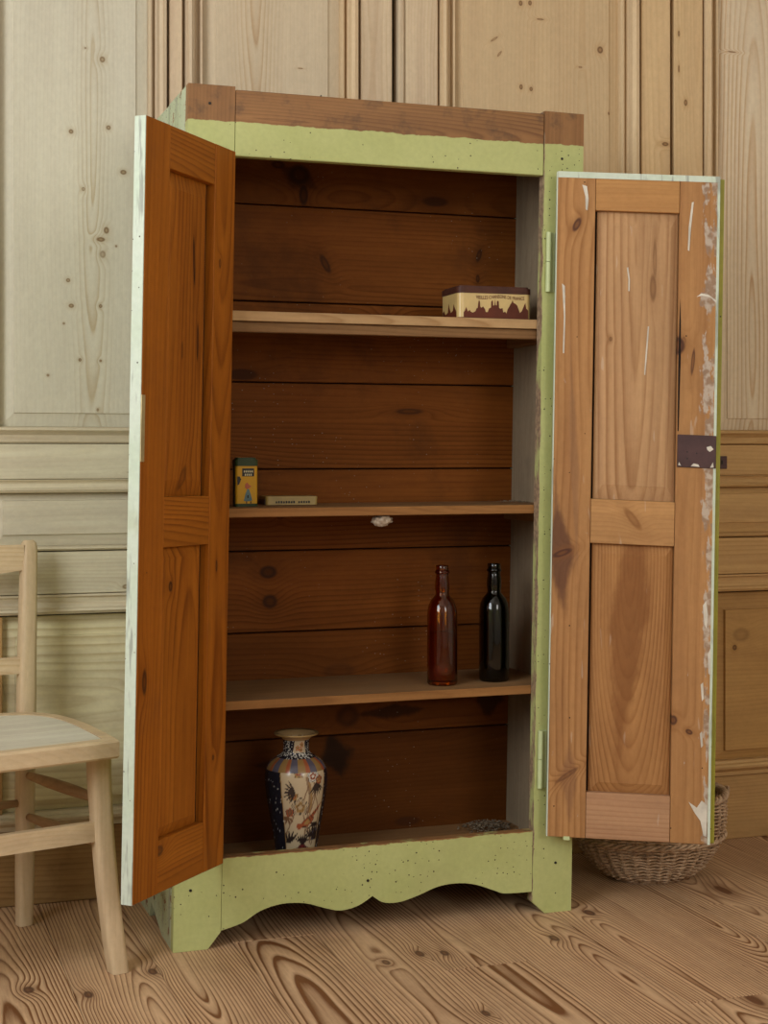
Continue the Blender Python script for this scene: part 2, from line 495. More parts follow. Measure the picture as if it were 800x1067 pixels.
M['green_right'] = paint('apple_green_stile_paint', GREEN, (0.43, 0.455, 0.17), bare_above=1.678, holes=0.4, worn=(0.7725, 0.0005))
M['green_side'] = paint('pale_green_side_paint', (0.52, 0.58, 0.40), (0.45, 0.52, 0.30), chips=1.5, streaks=0.45, bare_above=None)
M['edge'] = paint('pale_weathered_paint', (0.60, 0.66, 0.55), (0.54, 0.62, 0.48), chips=0.7, holes=0.1, streaks=0.55, bare=((0.4, 0.28, 0.16), (0.2, 0.12, 0.06)))
M['shaded_green'] = paint('shade_toned_green_paint', (0.40, 0.38, 0.05), (0.32, 0.32, 0.05), chips=0.3, holes=0.1)  # the green paint again, its shadow put into a darker olive colour
M['brass'] = plain('aged_brass', (0.62, 0.52, 0.28), 0.4, 0.5, 0.6)
M['lock'] = plain('brown_lock_plate', (0.085, 0.04, 0.038), 0.55, 0.4, 0.1, col2=(0.055, 0.026, 0.026))
M['white_flake'] = plain('white_paint_flake', (0.72, 0.66, 0.55), 0.8)
M['iron'] = plain('dark_iron', (0.03, 0.025, 0.02), 0.5, 0.4, 0.4)
M['plaster'] = plain('white_plaster', (0.72, 0.69, 0.63), 0.9, 0.1, var=0.03, scale=3)
M['gloss_white'] = plain('white_gloss', (0.8, 0.8, 0.78), 0.3)

# ------------------------------------------------------------------ room shell
def shell_box(name, boxes, mat):
    bm = bmesh.new()
    for b in boxes: box_bm(*b, bm=bm)
    return tag(make(name, bm, mat), kind='structure')
T_ = 0.12
fl = tag(make('floor', box_bm(XL - T_, XR + T_, YF - T_, YB + T_, -0.12, -0.024), M['dark_gap']), kind='structure')
shell_box('ceiling', [(XL - T_, XR + T_, YF - T_, YB + T_, ZC, ZC + 0.1)], M['plaster'])
shell_box('wall_right', [(XR, XR + T_, YF, YB, -0.02, ZC)], M['plaster'])
w = W1
shell_box('wall_left', [(XL - T_, XL, YF, w['y0'], -0.02, ZC), (XL - T_, XL, w['y1'], YB, -0.02, ZC),
                        (XL - T_, XL, w['y0'], w['y1'], -0.02, w['z0']), (XL - T_, XL, w['y0'], w['y1'], w['z1'], ZC)], M['plaster'])
w = W2
shell_box('wall_front', [(XL, w['x0'], YF - T_, YF, -0.02, ZC), (w['x1'], XR, YF - T_, YF, -0.02, ZC),
                         (w['x0'], w['x1'], YF - T_, YF, -0.02, w['z0']), (w['x0'], w['x1'], YF - T_, YF, w['z1'], ZC)], M['plaster'])
T = NT('window_glass')
T.bs.inputs['Transmission Weight'].default_value = 1.0
T.bs.inputs['Roughness'].default_value = 0.0
T.bs.inputs['IOR'].default_value = 1.01
M['pane'] = T.done((0.95, 0.98, 1.0), 0.0)
def window(name, p0, p1, z0, z1, fn):
    """sash window: frame, glazing bars, panes; fn(p, d, z)"""
    root = tag(empty(name, fn((p0 + p1) / 2, 0, z0)), kind='structure')
    base = Vector(root.location)
    def part(nm, a, b, c, e, d0, d1, mat):
        v0, v1 = Vector(fn(a, d0, c)) - base, Vector(fn(b, d1, e)) - base
        lo = [min(v0[i], v1[i]) for i in range(3)]; hi = [max(v0[i], v1[i]) for i in range(3)]
        make(nm, box_bm(lo[0], hi[0], lo[1], hi[1], lo[2], hi[2], bev=0.002), mat, root)
    for a, b, c, e in ((p0, p0 + .05, z0, z1), (p1 - .05, p1, z0, z1), (p0, p1, z0, z0 + .05), (p0, p1, z1 - .05, z1), (p0, p1, (z0 + z1) / 2 - .02, (z0 + z1) / 2 + .02)):
        part('window_frame', a, b, c, e, 0.03, 0.08, M['gloss_white'])
    pm = (p0 + p1) / 2; zm = (z0 + z1) / 2
    for c, e in ((z0 + .05, zm - .02), (zm + .02, z1 - .05)):
        part('glazing_bar', pm - .012, pm + .012, c, e, 0.04, 0.07, M['gloss_white'])
        for a, b in ((p0 + .05, pm - .012), (pm + .012, p1 - .05)):
            part('pane', a, b, c, e, 0.054, 0.058, M['pane'])
window('window_1', W1['y0'], W1['y1'], W1['z0'], W1['z1'], lambda p, d, z: (XL - d, p, z))
window('window_2', W2['x0'], W2['x1'], W2['z0'], W2['z1'], lambda p, d, z: (p, YF - d, z))

# floor planks, running from the panelled wall towards the viewer
PW = 0.172
x = XL
i = 0
while x < XR:
    x1 = min(x + PW + RND.uniform(-0.008, 0.008), XR)
    cut = RND.uniform(-0.75, 0.1) if i % 2 else RND.uniform(-2.2, -0.9)
    for y0, y1 in ((YF, cut), (cut, YB)):
        dz = RND.uniform(-0.0012, 0.0006)
        box('floor_plank', (x + 0.0007, x1 - 0.0007, y0 + 0.0005, y1 - 0.0005, -0.024, dz), M['floor'], fl, 'y', bev=0.0,
            wc=dict(b=RND.uniform(0.008, 0.03), tilt=RND.choice((-1, 1)) * RND.uniform(0.015, 0.05), a=RND.uniform(-0.06, 0.06)))
    x = x1
    i += 1

# ------------------------------------------------------------------ panelled back wall
YS = 0.415          # face of stiles and rails
YM = 0.437          # panel margin
WB = YB
wall = tag(make('wall_back', box_bm(XL, XR, WB, WB + 0.12, -0.02, ZC), M['dark_gap']), kind='structure')
ZT = ZC - 0.002
ZU = 1.063          # bottom of upper panels
fnw = lambda p, q, d: (p, YM - d, q)

# knots of the tall left panel (x, z in metres on the wall)
def wk(lst): return lst
kA = wk([(-0.0825, 1.5060, 0.0070, 0.0090, 0.85), (-0.0950, 1.4849, 0.0110, 0.0060, 0.95), (-0.0907, 1.4515, 0.0080, 0.0100, 0.50), (-0.1677, 1.3903, 0.0055, 0.0055, 0.75), (-0.1607, 1.3334, 0.0070, 0.0055, 0.85), (-0.0955, 1.3346, 0.0045, 0.0050, 0.85), (-0.1772, 1.2934, 0.0030, 0.0030, 0.75), (-0.1415, 1.2126, 0.0040, 0.0045, 0.90), (-0.0955, 1.2113, 0.0035, 0.0035, 0.85), (-0.2121, 1.1770, 0.0035, 0.0035, 0.75), (-0.0605, 1.4712, 0.0030, 0.0030, 0.80), (-0.1019, 1.1009, 0.0030, 0.0040, 0.70), (-0.0916, 1.8907, 0.0070, 0.0080, 0.75), (-0.1613, 1.7237, 0.0070, 0.0070, 0.80), (-0.0778, 1.7380, 0.0060, 0.0060, 0.75), (-0.0442, 1.6393, 0.0080, 0.0060, 0.85), (-0.1340, 1.5963, 0.0050, 0.0060, 0.60), (-0.1293, 1.9134, 0.0030, 0.0030, 0.70)])
M['panel_a'] = wood('tall_panel_pine', (0.60, 0.56, 0.435), (0.40, 0.30, 0.165), band=0.05, spacing=0.009, contrast=0.85, cmin=0.7, focus=0.036, fibre=0.12, mottle=0.08, knots=kA, knotcol=(0.17, 0.10, 0.045))
kB = [(0.405, 1.82, .006, .003, .9), (0.372, 1.908, .008, .002, .7)]
M['panel_b'] = wood('short_panel_pine', (0.60, 0.49, 0.335), (0.43, 0.27, 0.135), band=0.06, focus=0.05, cmin=0.7, spacing=0.009, contrast=0.7, fibre=0.14, mottle=0.08, knots=kB, knotcol=(0.17, 0.10, 0.045))
kC = [(0.937, 2.115, .006, .008, .9), (0.962, 2.118, .006, .008, .9), (0.99, 2.08, .012, .003, .7), (0.938, 1.908, .005, .007, .9), (0.965, 1.905, .005, .006, .9),
      (1.155, 2.018, .009, .010, .95), (0.866, 2.02, .013, .003, .6, .6), (0.88, 1.985, .010, .003, .6, .9), (1.18, 1.86, .004, .005, .8), (1.10, 1.97, .006, .003, .6)]
M['panel_c'] = wood('wide_panel_pine', (0.60, 0.44, 0.255), (0.49, 0.29, 0.13), band=0.08, spacing=0.010, contrast=0.40, fibre=0.14, mottle=0.08, knots=kC, knotcol=(0.15, 0.075, 0.035))
kD = [(1.535, 2.045, .014, .002, .8)]
M['panel_d'] = wood('right_panel_pine', (0.70, 0.58, 0.41), (0.47, 0.27, 0.12), band=0.08, spacing=0.012, contrast=0.75, fibre=0.14, mottle=0.08, knots=kD, knotcol=(0.15, 0.075, 0.035), warp=0.008)
M['stile_c'] = wood('stile_pine', (0.65, 0.46, 0.25), (0.46, 0.26, 0.10), spacing=0.010, contrast=0.42, fibre=0.14, mottle=0.1,
                    knots=[(1.333, 1.79, .011, .006, .95), (1.392, 1.90, .006, .010, .8), (1.372, 1.985, .003, .012, .8), (1.372, 2.075, .004, .010, .8)], knotcol=(0.15, 0.075, 0.035))

def vpanel(x0, f0, f1, x1, mat, wc=None, z0=ZU, z1=ZT, fz0=1.092, fz1=None):
    make('panel', field_bm(x0, x1, z0, z1, f0, f1, fz0, (fz1 or z1 - 0.03), -0.012, 0.0, 0.006, 0.0095, fnw), mat, wall, 'z', wc=wc)

PROF = [(0.0, -0.004), (0.02, 0.014), (0.08, 0.021), (0.15, 0.020), (0.19, 0.004), (0.30, 0.002), (0.33, 0.010), (0.42, 0.014), (0.50, 0.027), (0.66, 0.033), (0.84, 0.031), (0.92, 0.020), (0.93, 0.000), (1.0, -0.002)]
def moulding_v(x0, x1, z0=ZU, z1=ZT, flip=False, prof=PROF, mat=None):
    """vertical profile; s=0 at the panel side"""
    pts = [((x1 - s * (x1 - x0)) if flip else (x0 + s * (x1 - x0)), d) for s, d in prof]
    poly = pts + [(pts[-1][0], -0.016), (pts[0][0], -0.016)]
    make('moulding', prism_bm(poly, z0, z1, lambda p, d, q: (p, YM - d, q)), mat or M['warm_mould' if x0 > 0.44 else 'pine_mould'], wall, 'z')
def moulding_h(z0, z1, prof=PROF, name='moulding'):
    for x0, x1, mat in ((XL, 0.43, M['pale_mould']), (0.4305, XR, M['honey_mould'])):
        moulding_h1(z0, z1, x0, x1, False, prof, mat, name)
def moulding_h1(z0, z1, x0=XL, x1=XR, flip=False, prof=PROF, mat=None, name='moulding'):
    pts = [((z1 - s * (z1 - z0)) if flip else (z0 + s * (z1 - z0)), d) for s, d in prof]
    poly = pts + [(pts[-1][0], -0.016), (pts[0][0], -0.016)]
    make(name, prism_bm(poly, x0, x1, lambda q, d, p: (p, YM - d, q)), mat or M['pine_mould'], wall, 'x')
def stile(x0, x1, z0=ZU, z1=ZT, mat=None, y=YS):
    box('stile', (x0, x1, y, WB - 0.001, z0, z1), mat or M['pine_clear'], wall, 'z', bev=0.002)

# upper tier, left to right
def repeat_panel(x0):
    """one further bay of the same panelling, outside the picture"""
    stile(x0 + 0.002, x0 + 0.07)
    moulding_v(x0 + 0.072, x0 + 0.117, flip=True)
    vpanel(x0 + 0.117, x0 + 0.145, x0 + 0.39, x0 + 0.418, M['pine'])
    moulding_v(x0 + 0.418, x0 + 0.463)
for k in range(1, 5): repeat_panel(-0.39 - 0.465 * k)
stile(-0.388, -0.362)
moulding_v(-0.360, -0.3165, flip=True)
vpanel(-0.3165, -0.287, -0.0151, 0.0119, M['panel_a'], wc=dict(a=-0.0401, b=0.03, tilt=0.06, l=3.1))
moulding_v(0.0119, 0.0571)
stile(0.0585, 0.0885)
moulding_v(0.0925, 0.1385, flip=True)
vpanel(0.1385, 0.169, 0.4402, 0.4697, M['panel_b'], wc=dict(a=0.04, b=0.012, tilt=-0.02, l=7.7))
moulding_v(0.4697, 0.5155)
stile(0.5175, 0.5964)
box('bead', (0.6105, 0.6275, YS - 0.006, WB - 0.001, ZU, ZT), M['pine_mould'], wall, 'z', bev=0.005)
stile(0.629, 0.7135)
moulding_v(0.716, 0.7611, flip=True)
vpanel(0.7611, 0.7837, 1.1802, 1.2099, M['panel_c'], wc=dict(a=-0.12, b=0.03, tilt=0.02, l=1.3))
moulding_v(1.2099, 1.2633)
stile(1.2655, 1.3481, mat=M['stile_c'])
stile(1.3590, 1.4421, mat=M['stile_c'])
moulding_v(1.4449, 1.4905, flip=True)
vpanel(1.4905, 1.5214, 1.80, 1.828, M['panel_d'], wc=dict(a=0.062, b=0.055, tilt=0.06, l=5.0))
moulding_v(1.828, 1.875)
for k in range(0, 2): repeat_panel(1.878 + 0.465 * k)
stile(2.81, XR)

# horizontal bands (heights in metres)
CORN = [(0.0, 0.010), (0.1, 0.016), (0.5, 0.020), (0.66, 0.027), (0.78, 0.034), (0.88, 0.034), (0.94, 0.030), (1.0, 0.010)]
moulding_h(1.0245, 1.0625, prof=CORN)
def rail(z0, z1, mat=None, y=YS):
    box('rail', (XL, 0.43, y, WB - 0.001, z0, z1), mat or M['pine'], wall, 'x', bev=0.0015)
    box('rail', (0.4305, XR, y, WB - 0.001, z0, z1), M['honey'], wall, 'x', bev=0.0015)
kR = [(0.006, 0.953, .010, .007, .7), (-0.02, 0.96, .02, .003, .5), (-0.04, 0.702, .010, .006, .7)]
M['rail_pine'] = wood('rail_pine', (0.615, 0.555, 0.405), (0.46, 0.35, 0.20), spacing=0.009, contrast=0.36, fibre=0.16, mottle=0.10, knots=kR, rknots=0.15, knotcol=(0.17, 0.10, 0.045))
rail(0.9455, 1.0235, M['rail_pine'])
moulding_h(0.914, 0.9445, prof=[(0, .006), (.08, .024), (.25, .028), (.34, .024), (.42, .018), (.7, .012), (.9, .014), (.95, .020), (1.0, .020)])
make('panel', field_bm(0.5005, XR, 0.797, 0.913, 0.53, XR - 0.05, 0.8215, 0.8985, -0.012, 0.0, 0.007, 0.012, fnw), M['honey'], wall, 'x')
make('panel', field_bm(-0.326, 0.5, 0.797, 0.913, -0.311, 0.47, 0.8215, 0.8985, -0.012, 0.0, 0.007, 0.012, fnw), M['pine'], wall, 'x')
make('panel', field_bm(XL, -0.326, 0.797, 0.913, XL + .05, -0.345, 0.8215, 0.8985, -0.012, 0.0, 0.007, 0.012, fnw), M['pine'], wall, 'x')
moulding_h(0.7845, 0.7965, prof=[(0, .006), (.2, .022), (.5, .026), (.8, .020), (1.0, .006)])
rail(0.690, 0.7835, M['rail_pine'])
moulding_h(0.6435, 0.6885, prof=[(0, .008), (.06, .030), (.20, .036), (.30, .034), (.36, .024), (.6, .018), (.85, .020), (.9, .026), (1.0, .026)])
kL = [(-0.030, 0.475, .010, .008, .7)]
M['low_a'] = wood('low_panel_pine', (0.72, 0.64, 0.405), (0.42, 0.30, 0.13), band=0.22, warp=0.02, spacing=0.019, contrast=0.5, fibre=0.2, mottle=0.2, knots=kL, grime=0.2)
M['low_d'] = wood('low_right_pine', (0.47, 0.265, 0.09), (0.30, 0.145, 0.04), spacing=0.010, contrast=0.45, fibre=0.2, mottle=0.14, knots=[(1.541, 0.498, .007, .008, .9), (1.56, 0.53, .028, .020, .25)], grime=0.15)
def lowpanel(x0, f0, f1, x1, mat):
    make('panel', field_bm(x0, x1, 0.207, 0.640, f0, f1, 0.231, 0.597, -0.012, 0.0, 0.006, 0.014, fnw), mat, wall, 'x')
xs = XL
for k in range(5):
    if xs + 0.02 < -0.36:
        xe = min(xs + 0.46, -0.36)
        if xe - xs > 0.2:
            lowpanel(xs + 0.06, xs + 0.085, xe - 0.03, xe, M['low_a'])
            box('stile', (xs, xs + 0.06, YS, WB - 0.001, 0.207, 0.642), M['pine_low'], wall, 'z')
        xs = xe
box('stile', (-0.36, -0.312, YS, WB - 0.001, 0.207, 0.642), M['pine_low'], wall, 'z')
lowpanel(-0.312, -0.284, 0.60, 0.63, M['low_a'])
box('stile', (0.63, 0.70, YS, WB - 0.001, 0.207, 0.642), M['pine_low'], wall, 'z')
lowpanel(0.70, 0.73, 1.36, 1.39, M['pine_low'])
box('stile', (1.39, 1.478, YS, WB - 0.001, 0.207, 0.642), M['pine_low'], wall, 'z')
lowpanel(1.478, 1.512, 2.20, 2.23, M['low_d'])
box('stile', (2.23, XR, YS, WB - 0.001, 0.207, 0.642), M['pine_low'], wall, 'z')
moulding_h(0.166, 0.2065, prof=[(0, .006), (.06, .020), (.3, .022), (.42, .028), (.55, .036), (.7, .038), (.8, .034), (.85, .024), (1.0, .020)])
M['skirt'] = wood('dark_skirting_pine', (0.34, 0.20, 0.075), (0.20, 0.10, 0.032), spacing=0.010, contrast=0.5, fibre=0.3, mottle=0.25, rknots=0.3, grime=0.5, grimecol=(0.07, 0.035, 0.014))
box('skirting_board', (XL, 0.43, YS + 0.012, WB - 0.001, 0.0, 0.165), M['skirt'], wall, 'x', bev=0.002)
box('skirting_board', (0.4305, XR, YS + 0.012, WB - 0.001, 0.0, 0.165), M['pine_low'], wall, 'x', bev=0.002)
# dark key plate on the right rail, and a bent nail
box('key_plate', (1.487, 1.512, YS - 0.003, YS + 0.001, 0.962, 0.995), M['lock'], wall, bev=0.001)
box('keyhole', (1.494, 1.499, YS - 0.0045, YS - 0.002, 0.974, 0.984), M['iron'], wall, bev=0.0005)
make('nail', tube_bm([(0.412, YM - 0.008, 1.838), (0.413, YM - 0.03, 1.836), (0.416, YM - 0.033, 1.843)], 0.0018, 6), M['iron'], wall)

# ------------------------------------------------------------------ cupboard
LEAN = 0.018
sh = lambda x, y, z: (x + LEAN * z, y, z)
CX0, CX1 = -0.0155, 0.8665          # outer width at floor level (the carcase is racked a little to the right)
SI0, SI1 = 0.0825, 0.7715           # inner edges of the front stiles
H = 1.75
DEP = 0.372
YBK = 0.305                          # face of the back boards
cup = tag(empty('cupboard', (0, 0, 0)), 'tall apple-green painted pine cupboard with both doors open and scalloped base', 'cupboard')

# front stiles with chamfered feet
fnf = lambda p, q, d: (p, d, q)
def cpart(name, bm, mat, grain, **kw): return make(name, bm, mat, cup, grain, xf=sh, **kw)
cpart('stile', prism_bm([(CX0, 0), (0.0555, 0), (SI0 - 0.001, 0.032), (SI0 - 0.001, H), (CX0, H)], 0.0, 0.024, fnf), M['green_top'], 'z')
cpart('stile', prism_bm([(0.8030, 0), (CX1, 0), (CX1, H - 0.001), (SI1 + 0.001, H), (SI1 + 0.001, 0.028)], 0.0, 0.024, fnf), M['green_right'], 'z')
cpart('top_rail', box_bm(SI0, SI1, 0.001, 0.024, 1.609, H - 0.006, bev=0.0015), M['green_top'], 'x')
# scalloped apron
ap = [(SI0, 0.0345), (0.128, 0.046), (0.166, 0.067), (0.214, 0.077), (0.262, 0.073), (0.298, 0.061), (0.336, 0.051), (0.375, 0.057), (0.4075, 0.0745),
      (0.431, 0.059), (0.466, 0.056), (0.508, 0.0655), (0.556, 0.081), (0.604, 0.0835), (0.644, 0.076), (0.685, 0.060), (0.71, 0.0515), (SI1, 0.0495)]
def smooth_poly(p, n=4):
    out = []
    for i in range(len(p) - 1):
        p0 = p[max(i - 1, 0)]; p1 = p[i]; p2 = p[i + 1]; p3 = p[min(i + 2, len(p) - 1)]
        for k in range(n):
            t = k / n
            out.append(tuple(0.5 * ((2 * p1[j]) + (-p0[j] + p2[j]) * t + (2 * p0[j] - 5 * p1[j] + 4 * p2[j] - p3[j]) * t * t + (-p0[j] + 3 * p1[j] - 3 * p2[j] + p3[j]) * t ** 3) for j in (0, 1)))
    out.append(p[-1])
    return out
i_c = 8
bot = smooth_poly(ap[:i_c + 1]) + smooth_poly(ap[i_c:])[1:]
# shift scallop by the racking so that it sits under its photographed place
bot = [(max(SI0, min(SI1, x - LEAN * z)), z) for x, z in bot]
bot[0] = (SI0, bot[0][1]); bot[-1] = (SI1, bot[-1][1])
cpart('apron', prism_bm(bot + [(SI1, 0.182), (SI0, 0.182)], 0.001, 0.024, fnf), M['green_apron'], 'x')
# sides, each of two upright boards; front board ends in a foot, back board in another
fns = lambda x: (lambda p, q, d: (x + d, p, q))
for x, mat_in in ((CX0, 'green_side'), (CX1 - 0.020, 'green_side')):
    cpart('side_board', prism_bm([(0.0242, 0), (0.12, 0), (0.2010, 0.024), (0.2010, H - 0.002), (0.0242, H - 0.001)], 0.0, 0.020, fns(x)), M[mat_in], 'z')
    cpart('side_board', prism_bm([(0.2065, 0.0255), (0.243, 0.036), (0.262, 0), (DEP, 0), (DEP, H - 0.004), (0.2065, H - 0.004)], 0.0, 0.020, fns(x)), M[mat_in], 'z')
# inner linings of the sides show bare greyed wood
for x0, x1 in ((CX0 + 0.0205, CX0 + 0.0245), (CX1 - 0.0245, CX1 - 0.0205)):
    cpart('side_lining', box_bm(x0, x1, 0.0245, YBK, 0.10, 1.70, bev=0.0), M['grey_side'], 'z')
IX0, IX1 = CX0 + 0.0248, CX1 - 0.0248
# back boards
jz = [0.10, 0.358, 0.599, 0.783, 0.967, 1.163, 1.345, 1.563, 1.735]
BLK = (0.018, 0.010, 0.006)
bst = {0: [(0.42, 0.31, .045, .07, .85, 0.3, BLK), (0.30, 0.30, .09, .02, .5, 0, BLK)], 1: [(0.56, 0.405, .10, .022, .7, 0.03, BLK), (0.80, 0.42, .05, .05, .7, 0, BLK)],
       7: [(0.33, 1.63, .06, .035, .6, -0.5, BLK)]}
kb = {0: [(0.30, 0.15, .02, .01, .3)], 1: [(0.43, 0.505, .05, .02, .25), (0.45, 0.40, .035, .03, .5)],
      2: [(0.262, 0.735, .022, .016, .75), (0.266, 0.668, .020, .018, .7)],
      3: [(0.29, 0.86, .01, .01, .3)], 4: [(0.60, 1.10, .04, .008, .55)], 5: [(0.545, 1.31, .02, .02, .4), (0.54, 1.085, .022, .012, .6)],
      6: [(0.60, 1.1, .01, .01, .3), (0.396, 1.435, .010, .028, .6, .5), (0.775, 1.47, .008, .02, .75, -.3), (0.772, 1.415, .006, .012, .7)],
      7: [(0.335, 1.635, .030, .026, .85), (0.285, 1.655, .018, .010, .6), (0.345, 1.59, .012, .026, .8)]}
for k in range(len(jz) - 1):
    mk = M['back']
    ks = [q for q in kb[k] if jz[k] - 0.05 < q[1] < jz[k + 1] + 0.05]
    if ks:
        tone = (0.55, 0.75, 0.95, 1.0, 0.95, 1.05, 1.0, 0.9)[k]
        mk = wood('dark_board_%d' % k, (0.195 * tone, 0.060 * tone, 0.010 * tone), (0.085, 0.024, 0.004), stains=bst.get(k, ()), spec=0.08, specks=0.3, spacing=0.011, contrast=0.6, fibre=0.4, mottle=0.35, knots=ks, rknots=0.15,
                  knotcol=(0.03, 0.013, 0.007), grime=0.5, grimecol=(0.055, 0.020, 0.007))  # interior shade is part of these board colours too
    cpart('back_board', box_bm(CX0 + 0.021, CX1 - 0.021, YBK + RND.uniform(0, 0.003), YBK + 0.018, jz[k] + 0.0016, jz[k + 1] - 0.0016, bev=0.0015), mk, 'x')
cpart('back_sheet', box_bm(CX0 + 0.021, CX1 - 0.021, YBK + 0.019, YBK + 0.024, 0.12, 1.74), M['dark_gap'], None)
cpart('top_board', box_bm(CX0 + 0.021, CX1 - 0.021, 0.0245, YBK, 1.715, 1.735), M['back'], 'x')
cpart('bottom_board', box_bm(IX0, IX1, 0.0245, YBK - 0.001, 0.112, 0.132, bev=0.001), M['shelf'], 'x')
# shelves: board with a lighter worn front lip
for z0, th in ((1.296, 0.020), (0.8895, 0.018), (0.494, 0.018)):
    s_ = cpart('shelf', box_bm(IX0, IX1, 0.030, YBK - 0.001, z0 - th, z0, bev=0.0008), M['shelf'], 'x')
    make('shelf_lip', box_bm(IX0, IX1, 0.0255, 0.0298, z0 - th, z0 + 0.0005, bev=0.0012), M['shelf_edge_pale' if z0 > 1.2 else 'shelf_edge'], s_, 'x', xf=sh)
    for xa, xb in ((IX0, IX0 + 0.022), (IX1 - 0.022, IX1)):
        cpart('shelf_bearer', box_bm(xa, xb, 0.045, YBK - 0.006, z0 - th - 0.024, z0 - th - 0.0005, bev=0.0015), M['shelf'], 'y')
cpart('shelf_batten', box_bm(IX0 + 0.023, IX1 - 0.023, 0.036, 0.055, 1.296 - 0.020 - 0.022, 1.296 - 0.0205, bev=0.0015), M['shelf'], 'x')
# nail holes and screw plugs on the face frame
for xx, zz in ((0.029, 1.712), (0.815, 1.648), (0.827, 0.108), (0.395, 0.108), (0.018, 0.122)):
    bm = bmesh.new()
    bmesh.ops.create_cone(bm, cap_ends=True, segments=10, radius1=0.0032, radius2=0.0026, depth=0.0016, matrix=Matrix.Translation((xx, -0.0006, zz)) @ Matrix.Rotation(R(90), 4, 'X'))
    cpart('nail_head', bm, M['iron'], None)

# doors ------------------------------------------------------------
DL_W, DR_W, DT = 0.337, 0.347, 0.024
OR1, OR2 = (0.375, 0.12, 0.012), (0.18, 0.048, 0.005)  # left door: same wood as the right, warm bounce light painted in
TN1, TN2 = (0.405, 0.205, 0.080), (0.22, 0.088, 0.028)
#
M['l_stile'] = wood('bounce_tinted_door_stile', OR1, OR2, spec=0.12, spacing=0.010, contrast=0.7, fibre=0.4, band=0.26, mottle=0.22, rough=0.5, holes=0.04, grime=0.3, grimecol=(0.16, 0.06, 0.02),
                    knots=[(0.304, 0.585, .010, .030, .8), (0.04, 1.38, .006, .012, .5), (0.04, 0.78, .004, .014, .8), (0.045, 0.40, .004, .006, .8)], knotcol=(0.05, 0.02, 0.008))
M['l_panel'] = wood('bounce_tinted_door_panel', (0.385, 0.125, 0.013), (0.17, 0.045, 0.005), spec=0.12, spacing=0.013, contrast=0.75, fibre=0.4, band=0.28, mottle=0.25, rough=0.5,
                    knots=[(0.129, 1.375, .0045, .055, 1.0, -.06), (0.112, 1.22, .004, .04, .9), (0.203, 0.752, .008, .012, .8), (0.165, 0.955, .012, .03, .35, .5), (0.17, 1.20, .003, .02, .5)], knotcol=(0.03, 0.012, 0.006))
M['l_rail'] = wood('bounce_tinted_door_rail', (0.39, 0.13, 0.014), (0.18, 0.05, 0.006), spec=0.12, spacing=0.008, contrast=0.6, band=0.2, fibre=0.3, mottle=0.2, rough=0.5,
                   knots=[(0.245, 0.262, .018, .012, .7)], knotcol=(0.09, 0.035, 0.012))
M['r_stile'] = wood('tan_door_stile', TN1, TN2, spec=0.12, spacing=0.013, contrast=0.55, fibre=0.4, band=0.24, mottle=0.22, scratches=0.25, holes=0.05, grime=0.35, grimecol=(0.20, 0.10, 0.045), edge=(0.318, 0.347, 0.7),
                    stains=[(0.030, 0.79, .040, .15, .85, 0.06, (0.115, 0.05, 0.03)), (0.060, 1.0, .012, .32, .45, 0.03, (0.24, 0.125, 0.065)), (0.05, 0.30, .022, .11, .5, 0, (0.20, 0.095, 0.05))],
                    knots=[(0.034, 0.788, .026, .008, .95, .35), (0.067, 1.497, .008, .018, .85, -.45), (0.282, 1.235, .017, .020, .95), (0.296, 1.245, .005, .01, .3),
                           (0.272, 0.430, .010, .012, .85), (0.306, 0.405, .009, .006, .85, -.5), (0.315, 1.20, .004, .03, .7, -.1), (0.268, 0.955, .006, .018, .6), (0.045, 0.31, .035, .006, .4, .6)], knotcol=(0.07, 0.03, 0.022))
M['r_panel'] = wood('tan_door_panel', (0.44, 0.255, 0.125), (0.25, 0.115, 0.045), spec=0.12, spacing=0.016, contrast=0.6, fibre=0.38, band=0.22, mottle=0.2, scratches=0.25,
                    knots=[(0.231, 1.36, .008, .035, .6), (0.235, 1.42, .005, .05, .4), (0.14, 1.25, .004, .006, .7)], knotcol=(0.17, 0.085, 0.04))
M['r_panel_low'] = wood('tan_door_low_panel', (0.39, 0.19, 0.070), (0.19, 0.068, 0.019), spec=0.12, spacing=0.0072, contrast=0.85, fibre=0.2, mottle=0.15, warp=0.007, scratches=0.2,
                        stains=[(0.182, 0.66, .050, .42, .7, -0.09, (0.20, 0.075, 0.024))])
M['r_rail'] = wood('tan_door_rail', (0.45, 0.24, 0.095), (0.28, 0.13, 0.05), spec=0.12, spacing=0.009, contrast=0.4, fibre=0.3, mottle=0.2, scratches=0.3,
                   knots=[(0.186, 0.862, .010, .034, .55, .65)], knotcol=(0.22, 0.09, 0.03))
M['r_rail_low'] = wood('tan_door_bottom_rail', (0.43, 0.24, 0.13), (0.28, 0.13, 0.06), spec=0.12, spacing=0.010, contrast=0.45, fibre=0.3, mottle=0.2, scratches=0.3)
M['r_top'] = wood('tan_door_top_rail', (0.46, 0.235, 0.085), (0.28, 0.12, 0.04), spec=0.12, spacing=0.009, contrast=0.35, fibre=0.3, mottle=0.15)

